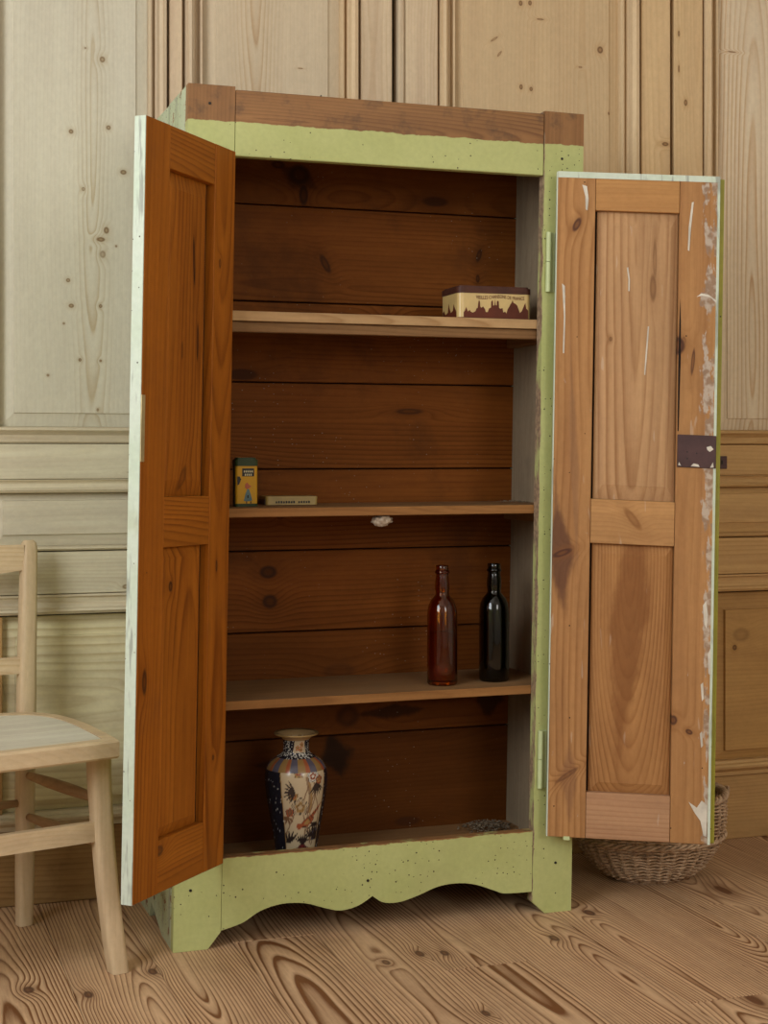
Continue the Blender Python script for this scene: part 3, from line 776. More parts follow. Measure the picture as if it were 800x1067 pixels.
def build_door(hx, hy, ang, width, sgn, mats, sag, label, lz):
    """door in its own frame: x along the width from the hinge, y*sgn = inside face outward, z up"""
    d = empty('door', (hx, hy, 0), ang, cup)
    d['label'] = label
    ca, sa = math.cos(ang), math.sin(ang)
    def xf(u, t, z):
        return (u + LEAN * z * ca, t - LEAN * z * sa, z - sag * u)
    z0, z1 = 0.178, 1.612
    sw = 0.081
    m1, m2 = lz                       # lock rail
    r0, r1 = 0.277, 1.531             # bottom-rail top, top-rail bottom
    def ybox(a, b):                   # a,b measured outward from the middle of the thickness
        return (min(a * sgn, b * sgn), max(a * sgn, b * sgn))
    hT = DT / 2
    def dpart(nm, bm, mat, grain, **kw): return make(nm, bm, mat, d, grain, xf=xf, **kw)
    # stiles, rails
    yy = ybox(-hT, hT)
    for k, (a, b) in enumerate(((0.0, sw), (width - sw - 0.004, width))):
        dpart('door_stile', box_bm(a, b, *yy, z0, z1, bev=0.0012), mats['stile'], 'z', wc=dict(l=3.0 + 7 * k))
    # a thin skin of old green paint on the outside face
    yo = ybox(-hT - 0.0012, -hT - 0.0001)
    dpart('painted_face', box_bm(0.0, width, *yo, z0, z1), M['green'], 'z')
    e0, e1 = sw + 0.0008, width - sw - 0.0048
    yr = ybox(-hT, hT - 0.0008)
    dpart('door_rail', box_bm(e0, e1, *yr, r1, z1, bev=0.0012), mats['top'], 'x')
    dpart('door_rail', box_bm(e0, e1, *yr, m1, m2, bev=0.0012), mats['rail'], 'x')
    dpart('door_rail', box_bm(e0, e1, *yr, z0, r0, bev=0.0012), mats['low_rail'], 'x')
    fnd = lambda p, q, dd: (p, dd * sgn, q)
    for (q0, q1), mk, bv in (((m2 + 0.0005, r1 - 0.0005), mats['panel'], 0.030), ((r0 + 0.0005, m1 - 0.0005), mats['low_panel'], 0.020)):
        g0 = e0 + (0.0095 if sgn > 0 else 0.0045)
        dpart('panel_tongue', box_bm(e0, g0 + 0.004, *ybox(-hT + 0.001, -hT + 0.005), q0, q1), M['dark_gap'], None)
        dpart('door_panel', field_bm(g0, e1 - 0.0005, q0, q1, e0 + 0.024, e1 - 0.016, q0 + bv, q1 - bv, -hT + 0.006, -0.003, 0.004, 0.0045, fnd), mk, 'z',
              wc=dict(a=0.004, b=0.040, tilt=-0.14, l=4.4) if mk is M['r_panel_low'] else None)
    return d, dpart, ybox, (z0, z1, hT)

dl, dpl, ybl, (z0, z1, hT) = build_door(0.0695, -0.018, R(-132), DL_W, 1, dict(stile=M['l_stile'], panel=M['l_panel'], low_panel=M['l_panel'], rail=M['l_rail'], top=M['l_rail'], low_rail=M['l_rail']), -0.019,
                                     'left door of the cupboard, inside face tinted orange-brown for warm bounce light, two sunk panels', (0.823, 0.918))
# pale painted free edge of the left door, its striking plate
dpl('edge_strip', box_bm(DL_W + 0.0002, DL_W + 0.0022, *ybl(-hT, hT - 0.001), z0, z1), M['edge'], 'z')
dpl('striking_plate', box_bm(DL_W - 0.010, DL_W + 0.0030, *ybl(hT - 0.0005, hT + 0.0015), 0.982, 1.104, bev=0.0006), M['brass'], None)
dr, dpr, ybr, (z0, z1, hT) = build_door(0.7925, -0.028, R(-21.5), DR_W, -1, dict(stile=M['r_stile'], panel=M['r_panel'], low_panel=M['r_panel_low'], rail=M['r_rail'], top=M['r_top'], low_rail=M['r_rail_low']), 0.042,
                                     'right door of the cupboard, paler tan inside face with a dark lock plate', (0.8135, 0.9085))
zb = lambda a, b: (a, b)
# cover strip along the free edge and painted rebate along the top and edge
dpr('cover_strip', box_bm(DR_W + 0.0003, DR_W + 0.0115, *ybr(-hT, -hT + 0.010), z0, z1 - 0.003, bev=0.001), M['shaded_green'], 'z')
dpr('painted_rebate', box_bm(0.0, DR_W, *ybr(hT - 0.0002, hT + 0.0008), z1 - 0.0125, z1 + 0.0006), M['edge'], 'x')
dpr('painted_rebate', box_bm(DR_W - 0.0055, DR_W, *ybr(hT - 0.0002, hT + 0.0009), z0, z1 - 0.0128), M['edge'], 'z')
dpr('edge_strip', box_bm(-0.0022, -0.0002, *ybr(-hT, hT - 0.001), z0, z1), M['edge'], 'z')
lp = dpr('lock_plate', box_bm(0.264, DR_W - 0.0003, *ybr(hT + 0.0002, hT + 0.0035), 0.985, 1.055, bev=0.0008), M['lock'], None)
ca, sa = math.cos(R(-21.5)), math.sin(R(-21.5))
def flake(pts, parent=None, off=0.0012, mat=None, name='paint_flake'):
    """flat splash of old white paint on the inside face of the right door"""
    def fn(p, q, dd): return (p, -(hT + dd), q)
    return dpr(name, prism_bm(pts, 0.0001, off, fn), mat or M['white_flake'], None)
flake([(0.318, 0.262), (0.333, 0.255), (0.338, 0.285), (0.341, 0.19), (0.344, 0.19), (0.345, 0.30), (0.341, 0.275), (0.333, 0.23), (0.327, 0.248)][::-1] if False else
      [(0.300, 0.268), (0.318, 0.256), (0.328, 0.272), (0.340, 0.262), (0.339, 0.195), (0.333, 0.197), (0.326, 0.228), (0.314, 0.244)])
for pts in ([(0.052, 1.585), (0.062, 1.582), (0.066, 1.555), (0.064, 1.53), (0.060, 1.532), (0.059, 1.56)],
            [(0.287, 1.555), (0.291, 1.556), (0.286, 1.50), (0.283, 1.45), (0.280, 1.452), (0.281, 1.50)],
            [(0.151, 1.41), (0.154, 1.412), (0.158, 1.385), (0.158, 1.36), (0.155, 1.36), (0.155, 1.385)],
            [(0.198, 1.285), (0.201, 1.286), (0.197, 1.22), (0.194, 1.18), (0.192, 1.181), (0.194, 1.22)],
            [(0.012, 1.37), (0.018, 1.365), (0.020, 1.30), (0.019, 1.22), (0.016, 1.22), (0.017, 1.30)],
            [(0.300, 1.352), (0.312, 1.355), (0.330, 1.352), (0.343, 1.340), (0.342, 1.346), (0.326, 1.357), (0.31, 1.36)],
            [(0.324, 0.69), (0.331, 0.70), (0.335, 0.67), (0.333, 0.64), (0.328, 0.65)],
            [(0.322, 0.52), (0.327, 0.525), (0.329, 0.49), (0.325, 0.485)],
            [(0.336, 0.585), (0.342, 0.60), (0.343, 0.54), (0.338, 0.545)],
            [(0.322, 0.415), (0.326, 0.42), (0.329, 0.39), (0.325, 0.385)]):
    zo = [p for p in pts]
    # splashes on the sunk panels sit on the field, those on the stiles on the stile face
    onpanel = 0.10 < pts[0][0] < 0.26
    if onpanel:
        dpr('paint_flake', prism_bm(pts, 0.0046, 0.0055, lambda p, q, dd: (p, -dd, q)), M['white_flake'], None)
    else:
        flake(pts)
for pts in ([(0.326, 1.030), (0.335, 1.033), (0.341, 1.026), (0.333, 1.020), (0.328, 1.024)], [(0.293, 0.988), (0.312, 0.987), (0.309, 0.992), (0.299, 0.994)], [(0.266, 0.989), (0.272, 0.988), (0.268, 0.996)], [(0.334, 0.986), (0.342, 0.987), (0.340, 0.998)]):
    flake(pts, off=0.0042)
dpr('split', prism_bm([(0.2655, 1.345), (0.2675, 1.30), (0.2685, 1.22), (0.2670, 1.10), (0.2665, 1.062), (0.2640, 1.062), (0.2635, 1.20), (0.2645, 1.30)], hT + 0.0001, hT + 0.0006, lambda p, q, dd: (p, -dd, q)), M['dark_gap'], None)
for uu, zz in ((0.285, 1.018), (0.305, 1.016), (0.285, 1.004)):
    flake([(uu - .002, zz), (uu, zz + .002), (uu + .002, zz), (uu, zz - .002)], off=0.0040, mat=M['iron'], name='screw_head')
# hinges: painted knuckles beside the right door and the left door
M['hinge'] = paint('painted_hinge', (0.55, 0.61, 0.33), (0.50, 0.57, 0.28), chips=0.4, holes=0.05)
for hz0, hz1 in ((1.355, 1.485), (0.275, 0.40)):
    b_ = cpart('hinge', tube_bm([(0.7835, -0.006, hz0), (0.7835, -0.006, (hz0 + hz1) / 2 - 0.0006)], 0.0055, 10), M['hinge'], None)
    make('knuckle', tube_bm([(0.7835, -0.006, (hz0 + hz1) / 2 + 0.0006), (0.7835, -0.006, hz1)], 0.0055, 10), M['hinge'], b_, xf=sh)
    make('hinge_leaf', box_bm(0.7845, 0.800, -0.0022, -0.0004, hz0, hz1), M['hinge'], b_, xf=sh)
    c_ = cpart('hinge', tube_bm([(0.0725, -0.005, hz0), (0.0725, -0.005, hz1)], 0.005, 10), M['hinge'], None)
    make('hinge_leaf', box_bm(0.055, 0.0715, -0.0022, -0.0004, hz0, hz1), M['hinge'], c_, xf=sh)
dpr('hinge_peg', box_bm(0.034, 0.048, *ybr(hT - 0.004, hT + 0.003), z0 - 0.006, z0 + 0.002, bev=0.001), M['hinge'], None)

# ------------------------------------------------------------------ things on the shelves
ZS = (1.296, 0.8895, 0.494, 0.132)
def sx(x, z): return x + LEAN * z

# biscuit tin
def rounded_rect(w, d, r, n=6):
    pts = []
    for cx, cy, a0 in ((w / 2 - r, d / 2 - r, 0), (-w / 2 + r, d / 2 - r, 90), (-w / 2 + r, -d / 2 + r, 180), (w / 2 - r, -d / 2 + r, 270)):
        for k in range(n + 1):
            a = R(a0 + 90 * k / n)
            pts.append((cx + r * math.cos(a), cy + r * math.sin(a)))
    return pts
fxy = lambda p, q, d: (p, q, d)
def text_mesh(name, body, size, mat, parent, place, depth=0.0004, align='CENTER'):
    cu = bpy.data.curves.new(name, 'FONT')
    cu.body = body
    cu.size = size
    cu.align_x = align
    cu.extrude = depth / 2
    cu.resolution_u = 2
    tmp = bpy.data.objects.new(name + '_tmp', cu)
    COL.objects.link(tmp)
    dg = bpy.context.evaluated_depsgraph_get()
    me = bpy.data.meshes.new_from_object(tmp.evaluated_get(dg))
    bpy.data.objects.remove(tmp)
    for v in me.vertices:
        v.co = place(*v.co)
    me.materials.clear()
    me.materials.append(mat)
    o = bpy.data.objects.new(name, me)
    COL.objects.link(o)
    o.parent = parent
    return o

TW, TD, TH = 0.172, 0.112, 0.073
tx, ty = 0.711, 0.111
tin = tag(empty('biscuit_tin', (tx, ty, ZS[0] + 0.0006), R(-1.5)), 'yellow oblong biscuit tin with brown lid and city skyline print on top shelf', 'tin')
M['tin_yellow'] = plain('printed_yellow', (0.62, 0.44, 0.17), 0.35, 0.5, 0.0, var=0.06, scale=30)
M['tin_brown'] = plain('printed_brown', (0.13, 0.03, 0.014), 0.5, 0.2, 0.0)
M['tin_lid'] = plain('brown_lid', (0.085, 0.030, 0.018), 0.5, 0.2, 0.0, col2=(0.05, 0.018, 0.012))
make('tin_body', prism_bm(rounded_rect(TW, TD, 0.012), 0.0, TH - 0.010, fxy), M['tin_yellow'], tin)
lid = make('lid', prism_bm(rounded_rect(TW + 0.003, TD + 0.003, 0.0135), TH - 0.016, TH - 0.0035, fxy), M['tin_lid'], tin)
make('lid_top', prism_bm(rounded_rect(TW - 0.006, TD - 0.006, 0.011), TH - 0.0034, TH, fxy), M['tin_lid'], lid)
make('base_band', prism_bm(rounded_rect(TW + 0.0008, TD + 0.0008, 0.0123), 0.0, 0.004, fxy), M['tin_brown'], tin)
# city skyline printed round the front and left end
sky = [(0, .010), (.02, .014), (.04, .022), (.055, .016), (.07, .012), (.09, .016), (.11, .012), (.14, .010), (.18, .013), (.20, .020), (.215, .020), (.225, .032), (.23, .036), (.245, .037), (.252, .032), (.255, .024), (.27, .021),
       (.30, .024), (.33, .018), (.34, .012), (.37, .012), (.39, .020), (.42, .022), (.425, .036), (.45, .038), (.455, .026), (.475, .028), (.485, .042), (.492, .028), (.51, .027), (.515, .037), (.54, .037), (.545, .022),
       (.57, .020), (.60, .022), (.61, .012), (.64, .014), (.66, .010), (.68, .020), (.70, .024), (.72, .030), (.74, .034), (.755, .040), (.77, .034), (.80, .032), (.83, .028), (.85, .020), (.87, .012), (.90, .016), (.94, .030), (.955, .034), (.97, .022), (1, .018)]
def strip(name, prof, x0, x1, ypl, parent, mat, flip=False):
    bm = bmesh.new()
    prev = None
    for s, h in prof:
        X = x0 + s * (x1 - x0)
        a = bm.verts.new((X, ypl, 0.001) if not flip else (ypl, X, 0.001))
        b = bm.verts.new((X, ypl, 0.004 + h) if not flip else (ypl, X, 0.004 + h))
        if prev: bm.faces.new((prev[0], a, b, prev[1]))
        prev = (a, b)
    return make(name, bm, mat, parent)
strip('skyline_print', sky, -TW / 2 + 0.012, TW / 2 - 0.008, -TD / 2 - 0.0004, tin, M['tin_brown'])
strip('skyline_print', [(0, .012), (.1, .02), (.2, .03), (.25, .016), (.4, .012), (.5, .024), (.55, .034), (.62, .014), (.8, .010), (.9, .02), (1, .016)], -TD / 2 + 0.012, TD / 2 - 0.012, -TW / 2 - 0.0004, tin, M['tin_brown'], True)
def place_title(x, y, z):
    x *= 0.84
    return (x + 0.012, -TD / 2 - 0.0005 - z, 0.0455 + y * 1.15 + 0.0016 * math.cos(x * 75))
text_mesh('lettering', 'VIEILLES CHANSONS DE FRANCE', 0.0092, M['tin_brown'], tin, place_title)

# tea tin, tall, with a girl in a blue dress
tea = tag(empty('tea_tin', (0.170, 0.150, ZS[1] + 0.0006), R(-2)), 'small upright yellow tin with dark green lid and girl in blue dress on middle shelf', 'tin')
M['tea_yellow'] = plain('mustard_print', (0.62, 0.32, 0.02), 0.5, 0.2, var=0.06)
M['tea_green'] = plain('bottle_green', (0.045, 0.065, 0.022), 0.45, 0.2)
M['tea_blue'] = plain('slate_blue_print', (0.13, 0.20, 0.20), 0.5)
M['tea_red'] = plain('russet_print', (0.50, 0.12, 0.05), 0.5)
M['ink'] = plain('black_ink', (0.03, 0.025, 0.02), 0.5)
M['cream'] = plain('cream_print', (0.62, 0.55, 0.33), 0.5)
A_, B_, C_ = 0.048, 0.034, 0.104
make('tin_body', prism_bm(rounded_rect(A_, B_, 0.006), 0.0, C_ - 0.012, fxy), M['tea_yellow'], tea)
make('dark_side', box_bm(-A_ / 2 - 0.0004, -A_ / 2 - 0.0001, -B_ / 2 + 0.006, B_ / 2 - 0.006, 0.002, C_ - 0.014), M['tea_green'], tea)  # dark sheet over the left side
l2 = make('lid', prism_bm(rounded_rect(A_ + 0.002, B_ + 0.002, 0.007), C_ - 0.018, C_ - 0.004, fxy), M['tea_green'], tea)
make('lid_top', prism_bm(rounded_rect(A_ - 0.006, B_ - 0.006, 0.005), C_ - 0.0039, C_, fxy), M['tea_green'], l2)
make('base_band', prism_bm(rounded_rect(A_ + 0.0006, B_ + 0.0006, 0.0062), 0.0, 0.006, fxy), M['tea_green'], tea)
def decal(name, pts, mat, parent, ypl, k=1):
    return make(name, prism_bm(pts, ypl, ypl - 0.0003 * k, lambda p, q, d: (p, d, q)), mat, parent)
yf = -B_ / 2 - 0.0001
lab = decal('name_plate', [(-.010, .064), (.016, .064), (.016, .081), (-.010, .081)], M['ink'], tea, yf)
for zz, n_ in ((.0745, 5), (.0675, 4)):
    for k in range(n_):
        xx = -.0065 + k * .0042 + (.002 if n_ == 4 else 0)
        decal('plate_mark', [(xx, zz - .002), (xx + .0026, zz - .0024), (xx + .003, zz + .0022), (xx + .0004, zz + .0018)], M['cream'], lab, yf - 0.0003)
decal('dress_print', [(-.0065, .012), (.0, .0105), (.012, .0125), (.0085, .026), (.005, .037), (.001, .037), (-.003, .026)], M['tea_blue'], tea, yf)
decal('bonnet_print', [(-.004, .040), (.000, .0365), (.005, .039), (.010, .043), (.005, .046), (.001, .051), (-.003, .048)], M['tea_red'], tea, yf, 2)
decal('bow_print', [(.001, .018), (.004, .018), (.004, .024), (.001, .024)], M['ink'], tea, yf, 2)
for xx in (-.002, .007):
    decal('shoe_print', [(xx, .0065), (xx + .003, .0065), (xx + .0022, .011), (xx + .0008, .011)], M['ink'], tea, yf, 2)
decal('bird_print', [(-.0205, .045), (-.0165, .047), (-.012, .058), (-.0155, .064), (-.0205, .064)], M['ink'], tea, yf)

# flat tin
ft = tag(empty('flat_tin', (0.290, 0.240, ZS[1] + 0.0006), R(-4)), 'flat oblong yellow tin with printed edge lying beside the upright tin', 'tin')
M['flat_yellow'] = plain('dull_yellow_print', (0.42, 0.28, 0.075), 0.4, 0.5, var=0.12)
M['flat_dark'] = plain('dark_tin_end', (0.06, 0.04, 0.025), 0.4, 0.5)
FW, FD, FH = 0.116, 0.082, 0.0185
make('tin_body', prism_bm(rounded_rect(FW, FD, 0.006), 0.0, FH - 0.004, fxy), M['flat_yellow'], ft)
make('lid', prism_bm(rounded_rect(FW + 0.0012, FD + 0.0012, 0.0065), FH - 0.0062, FH, fxy), M['flat_yellow'], ft)
for k in range(14):
    xx = -0.036 + k * 0.0056
    if k == 8: continue
    make('edge_mark', box_bm(xx, xx + 0.0036, -FD / 2 - 0.0008, -FD / 2 - 0.0002, 0.0035, 0.0085 if k % 3 else 0.0078), M['ink'], ft)
make('dark_end', box_bm(-FW / 2 - 0.0010, -FW / 2 - 0.0002, -FD / 2 + 0.006, FD / 2 - 0.006, 0.001, FH - 0.007), M['flat_dark'], ft)  # dark sheet over the left end

# bottles
def glass(name, col, dens):
    T = NT(name)
    T.bs.inputs['Transmission Weight'].default_value = 1.0
    T.bs.inputs['IOR'].default_value = 1.5
    return T.done(col, 0.03, 0.5)
M['amber'] = glass('amber_glass', (0.60, 0.21, 0.012), 1)
M['dark_green'] = glass('dark_green_glass', (0.045, 0.05, 0.012), 1)
def bottle(loc, h, rad, mat, label):
    k = h / 0.265
    out = [(0.0, 0.004), (0.020, 0.004), (0.028, 0.001), (rad - 0.003, 0.0), (rad, 0.004), (rad * 1.01, 0.05), (rad, 0.150), (rad * 0.985, 0.163), (rad * 0.92, 0.175), (rad * 0.78, 0.186), (rad * 0.58, 0.194),
           (0.0155, 0.199), (0.0150, 0.204), (0.0165, 0.215), (0.0160, 0.228), (0.0142, 0.240), (0.0136, 0.248), (0.0150, 0.2485), (0.0155, 0.251), (0.0150, 0.2535), (0.0140, 0.2545), (0.0145, 0.256), (0.0145, 0.264), (0.0135, 0.265)]
    inn = [(0.0095, 0.265), (0.0095, 0.24), (0.0115, 0.215), (0.0108, 0.20), (rad * 0.5, 0.190), (rad * 0.75, 0.178), (rad - 0.004, 0.16), (rad - 0.0035, 0.05), (rad - 0.004, 0.012), (rad - 0.010, 0.009), (0.0, 0.013)]
    root = tag(empty('glass_bottle', loc), label, 'bottle', 'empty glass bottles on the third shelf')
    # body and neck finish are parts of one bottle
    body = [(r, z * k) for r, z in out[:17]]
    lip = [(r, z * k) for r, z in out[16:]]
    inn_ = [(r, z * k) for r, z in inn]
    make('bottle_body', lathe_bm([(r, z * k) for r, z in out] + inn_, 56), mat, root, smooth=True, auto=50)
    make('neck_ring', lathe_bm([(0.0137, 0.2462 * k), (0.0160, 0.2470 * k), (0.0166, 0.2495 * k), (0.0160, 0.2520 * k), (0.0137, 0.2528 * k)], 40), mat, root, smooth=True)
    return root
bottle((0.6045, 0.105, ZS[2] + 0.0006), 0.262, 0.0335, M['amber'], 'amber brown glass bottle standing left of the dark green bottle')
bottle((0.7345, 0.120, ZS[2] + 0.0006), 0.262, 0.0335, M['dark_green'], 'dark green almost black glass bottle near the right side of the shelf')

# vase with painted panels: the print is held as vertex colours
def vase():
    prof = [(0.0, 0.004), (0.036, 0.004), (0.040, 0.0), (0.043, 0.003), (0.0435, 0.012), (0.046, 0.035), (0.053, 0.075), (0.060, 0.110), (0.0655, 0.145), (0.0672, 0.168), (0.0650, 0.184), (0.0575, 0.197),
            (0.0450, 0.2065), (0.0335, 0.2125), (0.0285, 0.218), (0.0272, 0.226), (0.0275, 0.236), (0.0300, 0.2435), (0.0370, 0.2485), (0.0445, 0.2520), (0.0462, 0.2535), (0.0455, 0.2550), (0.040, 0.2535), (0.028, 0.2475), (0.0225, 0.238), (0.022, 0.222), (0.025, 0.212), (0.05, 0.195), (0.06, 0.16), (0.05, 0.09), (0.038, 0.02), (0.0, 0.012)]
    # resample outer profile densely
    N, fine = 280, []
    sp = smooth_poly(prof[1:21], 12)
    P = [prof[0]] + sp + prof[21:]
    Wd, Hd = 900, 520           # print raster: angle x height
    img = np.zeros((Hd, Wd, 3), np.float32)
    cream = np.array((0.50, 0.40, 0.26)); navy = np.array((0.014, 0.013, 0.020)); gold = np.array((0.34, 0.20, 0.07)); rust = np.array((0.30, 0.075, 0.03)); ink = np.array((0.03, 0.02, 0.018)); white = np.array((0.58, 0.55, 0.48)); wine = np.array((0.13, 0.022, 0.02)); blue = np.array((0.07, 0.07, 0.11)); brown = np.array((0.16, 0.08, 0.04))
    yy, xx = np.mgrid[0:Hd, 0:Wd]
    A = xx / Wd * 360.0          # degrees
    Z = yy / Hd * 0.256
    img[:] = cream
    cz = np.interp(Z, [0, .045, .11, .167, .2, .22, .256], [.043, .047, .06, .0672, .055, .028, .045])
    def dX(a0): return ((A - a0 + 180) % 360 - 180) / 180 * math.pi * cz     # metres along the surface
    def put(mask, c, k=1.0): img[mask] = img[mask] * (1 - k) + c * k
    rr = random.Random(5)
    # front scene is centred at angle A0 (towards the viewer), a twin at the back; navy panels between
    for A0 in (270.0, 90.0):
        X = dX(A0)
        edge = 0.052 * np.interp(Z, [0, .05, .11, .168, .2], [.62, .68, .86, 1, .9])
        # scene
        sel = np.abs(X) < edge
        # tree trunk / stems
        for k in range(5):
            x0 = rr.uniform(-.03, .03); z0 = rr.uniform(.02, .05)
            w_ = 0.0014
            cx = x0 + 0.010 * np.sin(Z * 40 + k)
            put(sel & (np.abs(X - cx) < w_) & (Z > z0) & (Z < z0 + .12), brown, .8)
        put(sel & (np.abs(X - (.010 + .004 * np.sin(Z * 60))) < .0045) & (Z > .105) & (Z < .178), brown, .75)
        put(sel & (np.abs(X - (.012 + .004 * np.sin(Z * 60))) < .0015) & (Z > .105) & (Z < .178), gold, .8)
        # roses
        def rose(px, pz, r, c1, c2):
            ang = np.arctan2(Z - pz, X - px); d = np.hypot(X - px, Z - pz) / (r * (1 + .14 * np.sin(5 * ang)))
            put(d < 1.08, ink); put(d < 1.0, c1)
            put((d < .84) & (d > .76), ink, .8); put(d < .62, c2); put((d < .48) & (d > .40), ink, .8); put(d < .26, c1)
        rose(-.008, .118, .016, cream * .85, gold * .9)
        rose(-.024, .140, .009, gold, rust)
        rose(.000, .022, .019, wine, rust * .5)
        rose(-.030, .108, .008, rust, brown)
        rose(.018, .178, .011, white, rust); rose(-.012, .187, .010, gold, rust); rose(.034, .170, .008, rust, gold)
        rose(.030, .060, .012, blue, ink)
        # leaves: fans of dark blades
        def blades(px, pz, n, a0, a1, L, c):
            for k in range(n):
                a = R(a0 + (a1 - a0) * k / max(1, n - 1))
                ux, uz = math.cos(a), math.sin(a)
                s = (X - px) * ux + (Z - pz) * uz; q = -(X - px) * uz + (Z - pz) * ux + 4.0 * s * s
                put((s > 0) & (s < L) & (np.abs(q) < .0018 * np.sin(np.clip(s / L, 0, 1) * math.pi) + .0003), c)
        blades(-.020, .150, 7, 130, 250, .026, ink); blades(.026, .165, 7, 240, 330, .026, ink)
        blades(.020, .055, 8, -20, 160, .022, ink); blades(-.026, .045, 6, 60, 170, .026, ink); blades(.028, .085, 6, 190, 330, .020, ink)
        blades(-.034, .100, 5, 200, 320, .018, brown); blades(.000, .045, 7, 30, 150, .018, ink)
        # pheasant: body and long tail
        d = np.hypot((X - .010) * 1.0 + (Z - .088) * -.55, (Z - .088) * 1.25 + (X - .010) * -.25) / .011
        put(d < 1.1, ink); put(d < 1.0, rust); put(d < .6, gold)
        s = (X - .012) * .72 + (Z - .092) * .69; q = -(X - .012) * .69 + (Z - .092) * .72
        tl = (s > 0) & (s < .050) & (np.abs(q) < .0052 * (1 - s / .055))
        put(tl, rust); put(tl & (np.sin(s * 900) > .3), ink, .8)
        put(np.hypot(X + .008, Z - .080) < .006, rust)
    X1_, X2_ = np.abs(dX(270.0)), np.abs(dX(90.0))
    put((X1_ > edge) & (X2_ > edge), navy)
    put((np.abs(X1_ - edge) < .0009) | (np.abs(X2_ - edge) < .0009), gold)
    navym = np.all(np.abs(img - navy) < 1e-4, axis=2)
    # shoulder collar and neck
    put((Z > .186) & (Z < .2085), gold * .75); 
    put((Z > .186) & (Z < .2085) & (np.sin(R(1) * A * 9) > .35), blue, .9)
    put((Z > .186) & (Z < .2085) & (np.sin(R(1) * A * 9 + 2) > .8), rust, .9)
    put((Z > .2085) & (Z < .2185), navy)
    put((Z >= .2185) & (Z < .243), navy)
    for A0 in (270.0, 90.0):
        X = dX(A0)
        put((Z > .219) & (Z < .2425) & (np.abs(X) < .015), cream * .8)
        for px, pz, r in ((-.005, .228, .005), (.006, .234, .005), (.003, .2245, .004)):
            ang = np.arctan2(Z - pz, X - px); dd = np.hypot(X - px, Z - pz) / (r * (1 + .2 * np.sin(5 * ang)))
            put(dd < 1, rust); put(dd < .7, gold); put(dd < .3, ink)
    # white dots on the navy
    for k in range(900):
        a0 = rr.uniform(0, 360); z0 = rr.choice([rr.uniform(.2085, .2185), rr.uniform(.22, .242), rr.uniform(.02, .18)])
        j, i_ = int(a0 / 360 * Wd) % Wd, min(Hd - 1, int(z0 / .256 * Hd))
        if np.all(np.abs(img[i_, j] - navy) < .01):
            rad = rr.uniform(.0007, .0015)
            w0 = slice(max(0, i_ - 8), i_ + 9); 
            cols = [(j + q) % Wd for q in range(-14, 15)]
            sub = np.ix_(range(max(0, i_ - 8), min(Hd, i_ + 9)), cols)
            dd = np.hypot(((A[sub] - a0 + 180) % 360 - 180) / 180 * math.pi * cz[sub], Z[sub] - z0)
            blk = img[sub]; blk[dd < rad] = white * .9; img[sub] = blk
    put(Z > .243, gold * .8 + cream * .2)
    put(Z < .006, gold * .6)
    KZ = 1.075
    bm = lathe_bm([(r_, z_ * KZ) for r_, z_ in P], N)
    o_parent = tag(empty('vase', (0.2725, 0.112, ZS[3] + 0.0006)), 'cream and navy painted porcelain vase with flowers on the cupboard floor', 'vase')
    T = NT('painted_porcelain')
    va = T.n('ShaderNodeVertexColor', layer_name='print').outputs[0]
    mat = T.done(va, 0.22, 0.5)
    o = make('vase_body', bm, mat, o_parent, smooth=True)
    me = o.data
    n = len(me.vertices)
    co = np.empty(n * 3, np.float32); me.vertices.foreach_get('co', co); co = co.reshape(-1, 3)
    aa = (np.degrees(np.arctan2(co[:, 1], co[:, 0])) % 360) / 360 * Wd
    zz = np.clip(co[:, 2] / KZ / .256 * Hd, 0, Hd - 1)
    c = np.ones((n, 4), np.float32)
    c[:, :3] = img[zz.astype(int), np.clip(aa, 0, Wd - 1).astype(int)]
    rad_ = np.hypot(co[:, 0], co[:, 1])
    at = me.color_attributes.new('print', 'FLOAT_COLOR', 'POINT')
    at.data.foreach_set('color', c.ravel())
    M['gilt'] = plain('gilt_rim', (0.42, 0.27, 0.10), 0.3, 0.5, 0.3)
    make('gilt_rim', lathe_bm([(r_, z_ * KZ) for r_, z_ in [(0.0440, 0.2515), (0.0466, 0.2522), (0.0474, 0.2538), (0.0466, 0.2556), (0.0440, 0.2552)]], 64), M['gilt'], o_parent, smooth=True)
vase()

# pale papery nest hanging under the middle shelf
M['nest'] = plain('papery_grey', (0.50, 0.40, 0.30), 0.9, 0.1, col2=(0.30, 0.22, 0.15), scale=140)
bm = bmesh.new()
bmesh.ops.create_icosphere(bm, subdivisions=4, radius=1.0)
from mathutils import noise as mno
for v in bm.verts:
    k = 1 + 0.35 * mno.noise(v.co * 2.1) + 0.18 * mno.noise(v.co * 6)
    v.co = Vector((v.co.x * 0.021 * k, v.co.y * 0.016 * k, v.co.z * 0.0125 * k))
nest = make('insect_nest', bm, M['nest'], smooth=True)
nest.location = (sx(0.430, .86), 0.050, ZS[1] - 0.018 - 0.0115)
tag(nest, 'pale papery insect nest stuck under the middle shelf', 'nest')
